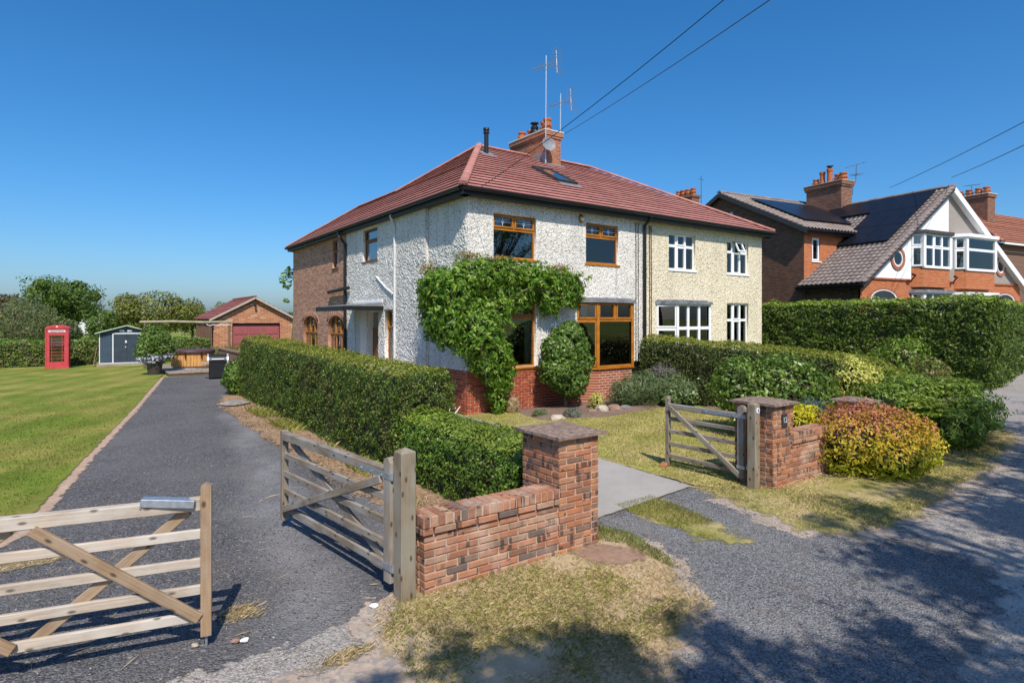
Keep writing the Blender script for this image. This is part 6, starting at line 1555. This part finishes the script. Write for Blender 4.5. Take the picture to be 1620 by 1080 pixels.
tree('elder_bush', 'dark green bush in the gap between the two tall trees', (x, y, 0), 3.5, [(0, 0, 1.6, 1.9, 1.6, 1.6)]+rb(6, 1.8, 1.2, 1.0, 2.7, .7, 1.0), 7000, .26, .14, LEAF_TREE, .15)
x, y = dirat(8, 75)
tree('copper_tree', 'brownish tree top at the far left edge', (x, y, 0), 6, [(0, 0, 3.0, 3.2, 2.6, 2.4)]+rb(7, 3.0, 2.0, 2.4, 4.6, .9, 1.4), 7000, .3, .15, m_leaf('copper_leaf', [(0, (.06, .055, .02)), (.6, (.12, .10, .035)), (1, (.20, .12, .05))], .3), .2)
x, y = dirat(90, 52)
tree('elder_bush', 'mid green bush behind the telephone box below the tall tree', (x, y, 0), 3, [(0, 0, 1.2, 1.9, 1.5, 1.3)]+rb(5, 1.8, 1.0, .8, 1.9, .6, .9), 6000, .22, .11, LEAF_WILLOW, .12)
x, y = dirat(352, 85)
tree('hawthorn_tree', 'distant olive tree top showing above the garage roof', (x, y, 0), 5, [(0, 0, 2.6, 2.2, 2.2, 2.2)]+rb(4, 1.8, 1.5, 1.6, 3.8, .8, 1.2), 3500, .3, .15, LEAF_OLIVE, .18)
# trees over the lane, out of view, whose shade falls on it
random.seed(9)
LT = 'lane tree whose leafy crown shades the gravel lane'
for i, (x, y, cz, r, n) in enumerate(((.25, -1.95, 5.2, 1.2, 8500), (1.1, -2.6, 5.2, 1.0, 6000), (3.15, -4.3, 6.0, 1.5, 8500), (5.6, -3.45, 6.0, 1.75, 13000), (8.2, -3.1, 6.1, 1.9, 14000), (11.1, -2.8, 6.3, 2.1, 14000), (14.6, -2.5, 6.5, 2.3, 12000), (18.5, -2.6, 6.7, 2.3, 7500), (-3.2, -6.5, 6.0, 2.0, 4000))):
    tree('lane_tree', LT, (x, y-1.2, 0), 8, [(0, 1.2, cz, r*.5, r*.5, r*.5)]+[(a, b+1.2, c, d, e, f) for a, b, c, d, e, f in rb(40, r*1.2, r*1.1, cz-1.3, cz+1.2, r*.16, r*.38)], n, .13, .075, LEAF_TREE, .16, 'trees along the lane behind the viewpoint', .65, .6, 2.6)
# far tree line on the horizon
m = thing('distant_treeline', 'low dark line of trees on the horizon beyond the fields', 'woodland'); m['kind'] = 'stuff'
bl = []
for k in range(60):
    x, y = dirat(-300+k*38, 420+40*math.sin(k*1.7)); bl.append((x, y, 2.0, 14+4*math.sin(k*2.3), 10, 4.0+2.2*math.sin(k*1.3)))
P, Nn = blob_points(bl, 15000, .2, .3, .15, zmin=.1, inner=.5); q = link('foliage', leaf_mesh('foliage', P, Nn, 2.0, 1.4, .8), LEAF_TREE, m); q['kind'] = 'stuff'
blob_core(bl, .85, TWIG, m, 'woods')
# white cottage far behind the trees
x, y = dirat(141, 88)
ct = thing('white_cottage', 'white gabled cottage glimpsed between the far trees', 'house', (x, y, 0), R(20))
m = MB(); m.box(-3, 3, 0, 5, 0, 2.9); m.prism([(-3, 2.9), (3, 2.9), (0, 4.6)], 1, 0, 5); m.build('wall', SMOOTH_WHITE, ct)
for s in (-1, 1):
    k = MB(); k.bar((s*3.3, 2.4, 2.75), (0, 2.4, 4.72), 5.8, .12); k.build('roof_slope', LEAD, ct)

# ------------------------------------------------------------------ grass blades, stones, litter
def scatter(poly, n, margin=0.0):
    poly = np.asarray(poly, float); lo, hi = poly.min(0), poly.max(0); out = []
    got = 0
    while got < n:
        p = rng.uniform(lo, hi, (n*2, 2)); s = poly_sd(p, poly); p = p[s > margin]; out.append(p); got += len(p)
        if len(p) == 0: break
    return np.vstack(out)[:n]
def blades(name, label, pts, z, h, w, mat, dens=None, bend=.5):
    n = len(pts); hh = h*rng.uniform(.4, 1.25, n)[:, None]; an = rng.uniform(0, 2*math.pi, n); d = np.stack([np.cos(an), np.sin(an), 0*an], 1); sd_ = np.stack([-np.sin(an), np.cos(an), 0*an], 1)
    P = np.column_stack([pts, np.full(n, z)]); ln = d*(bend*rng.uniform(.2, 1.5, n))[:, None]*hh
    V = np.stack([P-sd_*w/2, P+sd_*w/2, P+ln*.45+np.array([0, 0, 1.])*hh*.65+sd_*w*.35, P+ln+np.array([0, 0, 1.])*hh*.9], 1).reshape(-1, 3)
    me = fast_mesh(name, V, np.arange(4*n).reshape(-1, 4)); o = link(name, me, mat); return tag(o, label, 'grass', None, 'stuff')
ROCKP = [(3.95, 4.5), (4.3, 4.62), (4.55, 4.3), (4.5, 3.98), (4.2, 4.0), (3.98, 4.2)]
def patchy(pts, thr, sc_=1.5, seed=2):
    pts = pts[poly_sd(pts, ROCKP) < rng.normal(0, .04, len(pts))]
    for pl in (VERGE, VERGE2):
        s_ = poly_sd(pts, pl); ed = (s_ > -.3) & (s_ < .35)
        pts = pts[~ed | (rng.random(len(pts)) < np.clip(.15+(s_+.15)*1.9+1.6*(fbm(pts[:, 0]*2.6, pts[:, 1]*2.6, seed=12)-.5), 0, 1))]
    return pts[fbm(pts[:, 0]*sc_, pts[:, 1]*sc_, seed=seed, oct=4)+rng.normal(0, .05, len(pts)) > thr]
blades('verge_grass', 'dry straw-coloured grass on the verge before the brick wall', patchy(scatter(VERGE, 54000, -.15), .41), .02, .03, .0035, BLADE_DRY, bend=1.4)
blades('verge_grass', 'greener grass tufts on the verge before the brick wall', patchy(scatter(VERGE, 30000), .51, 1.3, 8), .02, .036, .0035, BLADE_GREEN, bend=1.1)
blades('roadside_grass', 'dry grass on the verge by the numbered pillar and golden shrub', patchy(scatter(VERGE2, 62000, -.15), .30), .02, .03, .0045, BLADE_DRY, bend=1.3)
blades('roadside_grass', 'green grass on the verge by the numbered pillar and golden shrub', patchy(scatter(VERGE2, 46000), .45, 1.3, 8), .02, .036, .0045, BLADE_GREEN, bend=1.1)
blades('strip_grass', 'grass growing up the middle of the gravel entrance', patchy(scatter([(5.55, 5.35), (6.15, 5.4), (5.95, 4.5), (5.75, 3.75), (5.5, 3.75), (5.45, 4.5)], 9000, -.1), .42), .02, .032, .004, BLADE_GREEN)
blades('kerb_grass', 'bright grass growing along the foot of the brick pillar', scatter([(4.42, 4.75), (4.72, 5.1), (4.92, 4.6), (4.72, 3.9), (4.55, 3.7), (4.6, 4.4)], 2600), .02, .04, .004, m_leaf('fresh_blade', [(0, (.15, .20, .03)), (1, (.30, .31, .08))], .3))
blades('hedge_foot_grass', 'grass and weeds along the foot of the long hedge', np.vstack([patchy(scatter([(3.4, 6.5), (3.85, 6.5), (3.85, 19), (3.35, 19)], 6000), .47, 1.1, 4)]), .015, .13, .012, BLADE_GREEN, bend=.8)
blades('dry_litter', 'dry grass and fallen leaves along the drive edge', patchy(scatter([(2.9, 5.3), (3.7, 5.6), (3.7, 19), (2.9, 18), (2.85, 9)], 6000), .44, 1.4, 6), .016, .03, .014, m_leaf('dry_leaf', [(0, (.20, .12, .06)), (1, (.40, .27, .15))], .2), bend=2.0)
blades('lawn_blades', 'short mown blades over the near part of the big lawn', (lambda q: q[rng.random(len(q)) < np.clip((25-q[:, 1])/13, 0, 1)])(scatter([(-9, 10), (-.9, 8.4), (-.1, 12.2), (2.0, 25), (-9, 25)], 90000)), .03, .035, .008, m_leaf('lawn_blade', [(0, (.10, .16, .016)), (.6, (.16, .22, .026)), (1, (.26, .28, .06))], .3, .6, .2), bend=.8)
blades('front_lawn_blades', 'short dry blades over the front lawn', scatter(FLAWN, 42000, .05), .028, .032, .008, m_leaf('front_lawn_blade', [(0, (.18, .215, .035)), (.6, (.30, .30, .07)), (1, (.48, .40, .155))], .3, .6, .2), bend=.9)
blades('field_grass', 'tall pale grass of the field beyond the hedge', scatter([(-30, 38.6), (9, 39.3), (9, 46), (-30, 46)], 20000), 0, .75, .05, m_leaf('hay', [(0, (.13, .17, .04)), (1, (.27, .28, .10))], .3, .6, .2), bend=.4)
blades('field_grass', 'far meadow grass between garage and brick side wall', scatter([(11.5, 49), (30, 60), (40, 90), (15, 90)], 9000), 0, .9, .12, m_leaf('hay2', [(0, (.13, .20, .04)), (1, (.24, .29, .09))], .3, .6, .2), bend=.4)
blades('weed_tufts', 'dry weeds in tan patches on the gravel by the pale gate', np.vstack([np.column_stack([x_+a_*rng.normal(0, .55, 420), y_+b_2*rng.normal(0, .55, 420)]) for x_, y_, a_, b_2 in WEEDS]), .016, .03, .0035, BLADE_DRY, bend=1.6)
blades('fallen_straw', 'scattered straws on the gravel by the gates', scatter([(-.8, 4.6), (3.3, 4.7), (3.3, 9), (-.4, 9)], 160), .014, .025, .003, BLADE_DRY, bend=6.0)

def stones(name, label, pts, z, s0, s1, mat):
    n = len(pts); base = np.array([(1, 0, 0), (-.9, .1, 0), (.1, 1, .1), (0, -1, 0), (.1, 0, .8), (0, .1, -.5)], float)
    r = (s0*(s1/s0)**(rng.random(n)**2.2))[:, None, None]; an = rng.uniform(0, 2*math.pi, n); c, s = np.cos(an), np.sin(an)
    B = base[None]*rng.uniform(.6, 1.3, (n, 6, 1))*np.array([1, .75, .55])
    X = B[..., 0]*c[:, None]-B[..., 1]*s[:, None]; Y = B[..., 0]*s[:, None]+B[..., 1]*c[:, None]
    V = np.stack([X, Y, B[..., 2]], -1)*r; V += np.column_stack([pts, np.full(n, z)])[:, None, :]
    F = np.array([(0, 2, 4), (2, 1, 4), (1, 3, 4), (3, 0, 4), (2, 0, 5), (1, 2, 5), (3, 1, 5), (0, 3, 5)])
    FF = (F[None]+6*np.arange(n)[:, None, None]).reshape(-1, 3)
    return tag(link(name, fast_mesh(name, V.reshape(-1, 3), FF), mat), label, 'gravel', None, 'stuff')
stones('drive_gravel', 'loose dark gravel stones over the drive between the gates', (lambda q: q[rng.random(len(q)) < np.clip((13-q[:, 1])/6.5, 0, 1)])(scatter([(-2.2, 4.55), (2.1, 4.6), (3.4, 6.5), (3.3, 13), (-.1, 13), (-.7, 8.4), (-2.2, 7.8)], 40000, -.02)), .010, .0045, .0135, STONES)
stones('entrance_gravel', 'loose blue-grey gravel stones before the concrete path', scatter(ENTR, 17000, .02), .014, .0045, .0125, m_leaf('entrance_stone', [(0, (.05, .055, .068)), (.6, (.12, .128, .15)), (.92, (.22, .22, .225)), (1, (.50, .48, .45))], 0.0, .8, .3))
stones('lane_gravel', 'loose pale grit over the lane', scatter([(.2, 4.5), (1.7, 4.4), (1.7, 3.2), (2.6, 2.3), (4.0, 1.5), (7.5, 1.0), (13, 3.2), (6.8, 2.9), (4.6, 3.2)], 9000), .010, .004, .012, m_leaf('lane_stone', [(0, (.10, .10, .105)), (.7, (.20, .195, .19)), (1, (.42, .40, .37))], 0.0, .8, .3))
random.seed(21)
def rock(label, x, y, s, mat, flat=.6, cat='stone'):
    m = MB(); bm = bmesh.new(); bmesh.ops.create_icosphere(bm, subdivisions=2, radius=1.0)
    for v in bm.verts:
        k = 1+random.uniform(-.16, .16); v.co = Vector((v.co.x*k*s*1.3, v.co.y*k*s, v.co.z*k*s*flat))
    me = bpy.data.meshes.new('stone'); bm.to_mesh(me); bm.free(); o = link('stone', me, mat, None, (x, y, s*flat*.5+.02), (0, 0, random.uniform(0, 3))); return tag(o, label, cat)
PALE = plain('pale_stone', (.42, .36, .29), .95, .1, .2, 9, bump=.5); PINKST = plain('pink_stone', (.30, .19, .15), .95, .1, .25, 9, bump=.5)
rock('large pale rock at the edge of the front lawn and flower bed', 9.0, 10.75, .15, PALE)
rock('pale pointed rock beside the tiny yellow-green plant', 10.75, 11.05, .13, PALE, .9)
rock('pinkish rock right of the pale pointed one in the bed', 11.1, 10.95, .15, PINKST, .8)
rock('grey rock at the right of the rock group in the bed', 11.45, 10.9, .13, LEAD, .7)
rock('small flat stone lying left of the rock group in the bed', 10.45, 11.1, .12, PINKST, .5)
rock('flat stone slab at the far corner of the long hedge by the drive', 3.35, 17.9, .32, plain('slab_stone', (.24, .22, .20), .95, .1, .25, 9, bump=.5), .25)
rock('white pebble on the gravel close to the brick wall post', 1.93, 4.66, .028, SMOOTH_WHITE, .7)
rock('white pebble on the gravel in front of the pale gate', .95, 4.72, .024, SMOOTH_WHITE, .7)
rock('pinkish pebble next to the white one in front of the pale gate', .89, 4.75, .024, PINKST, .7)
rock('tan pebble by the drop bolt of the pale gate', .64, 4.86, .022, PALE, .7)

# ------------------------------------------------------------------ overhead wires
def at(u, v, D):
    x, y = dirat(u, D); return Vector((x, y, 2.4-D*(v-504)/940.0))
def wire(label, a, b, sag, r=.011, name='overhead_cable', ext=1.25):
    b = a+(b-a)*ext
    pts = [a+(b-a)*t+Vector((0, 0, -sag*4*t*(1-t))) for t in np.linspace(0, 1, 24)]
    m = MB(); m.tube(pts, r, 6); tag(m.build(name, BLACK), label, 'cable', 'cables strung over the houses')
wire('overhead cable running up from the white house corner past its chimney', at(684, 345, 16.2), at(1125, 0, 9.0), .25, .007)
wire('overhead cable running up from the right side of the main chimney', at(893, 212, 22.8), at(1210, 0, 11), .1, .009)
wire('overhead cable left of two meeting behind the gabled roof', at(1408, 297, 34), at(1620, 190, 20), .1, .013)
wire('overhead cable ending at the peak of the white and grey gable', at(1505, 281, 28.4), at(1620, 228, 18), .05, .012)
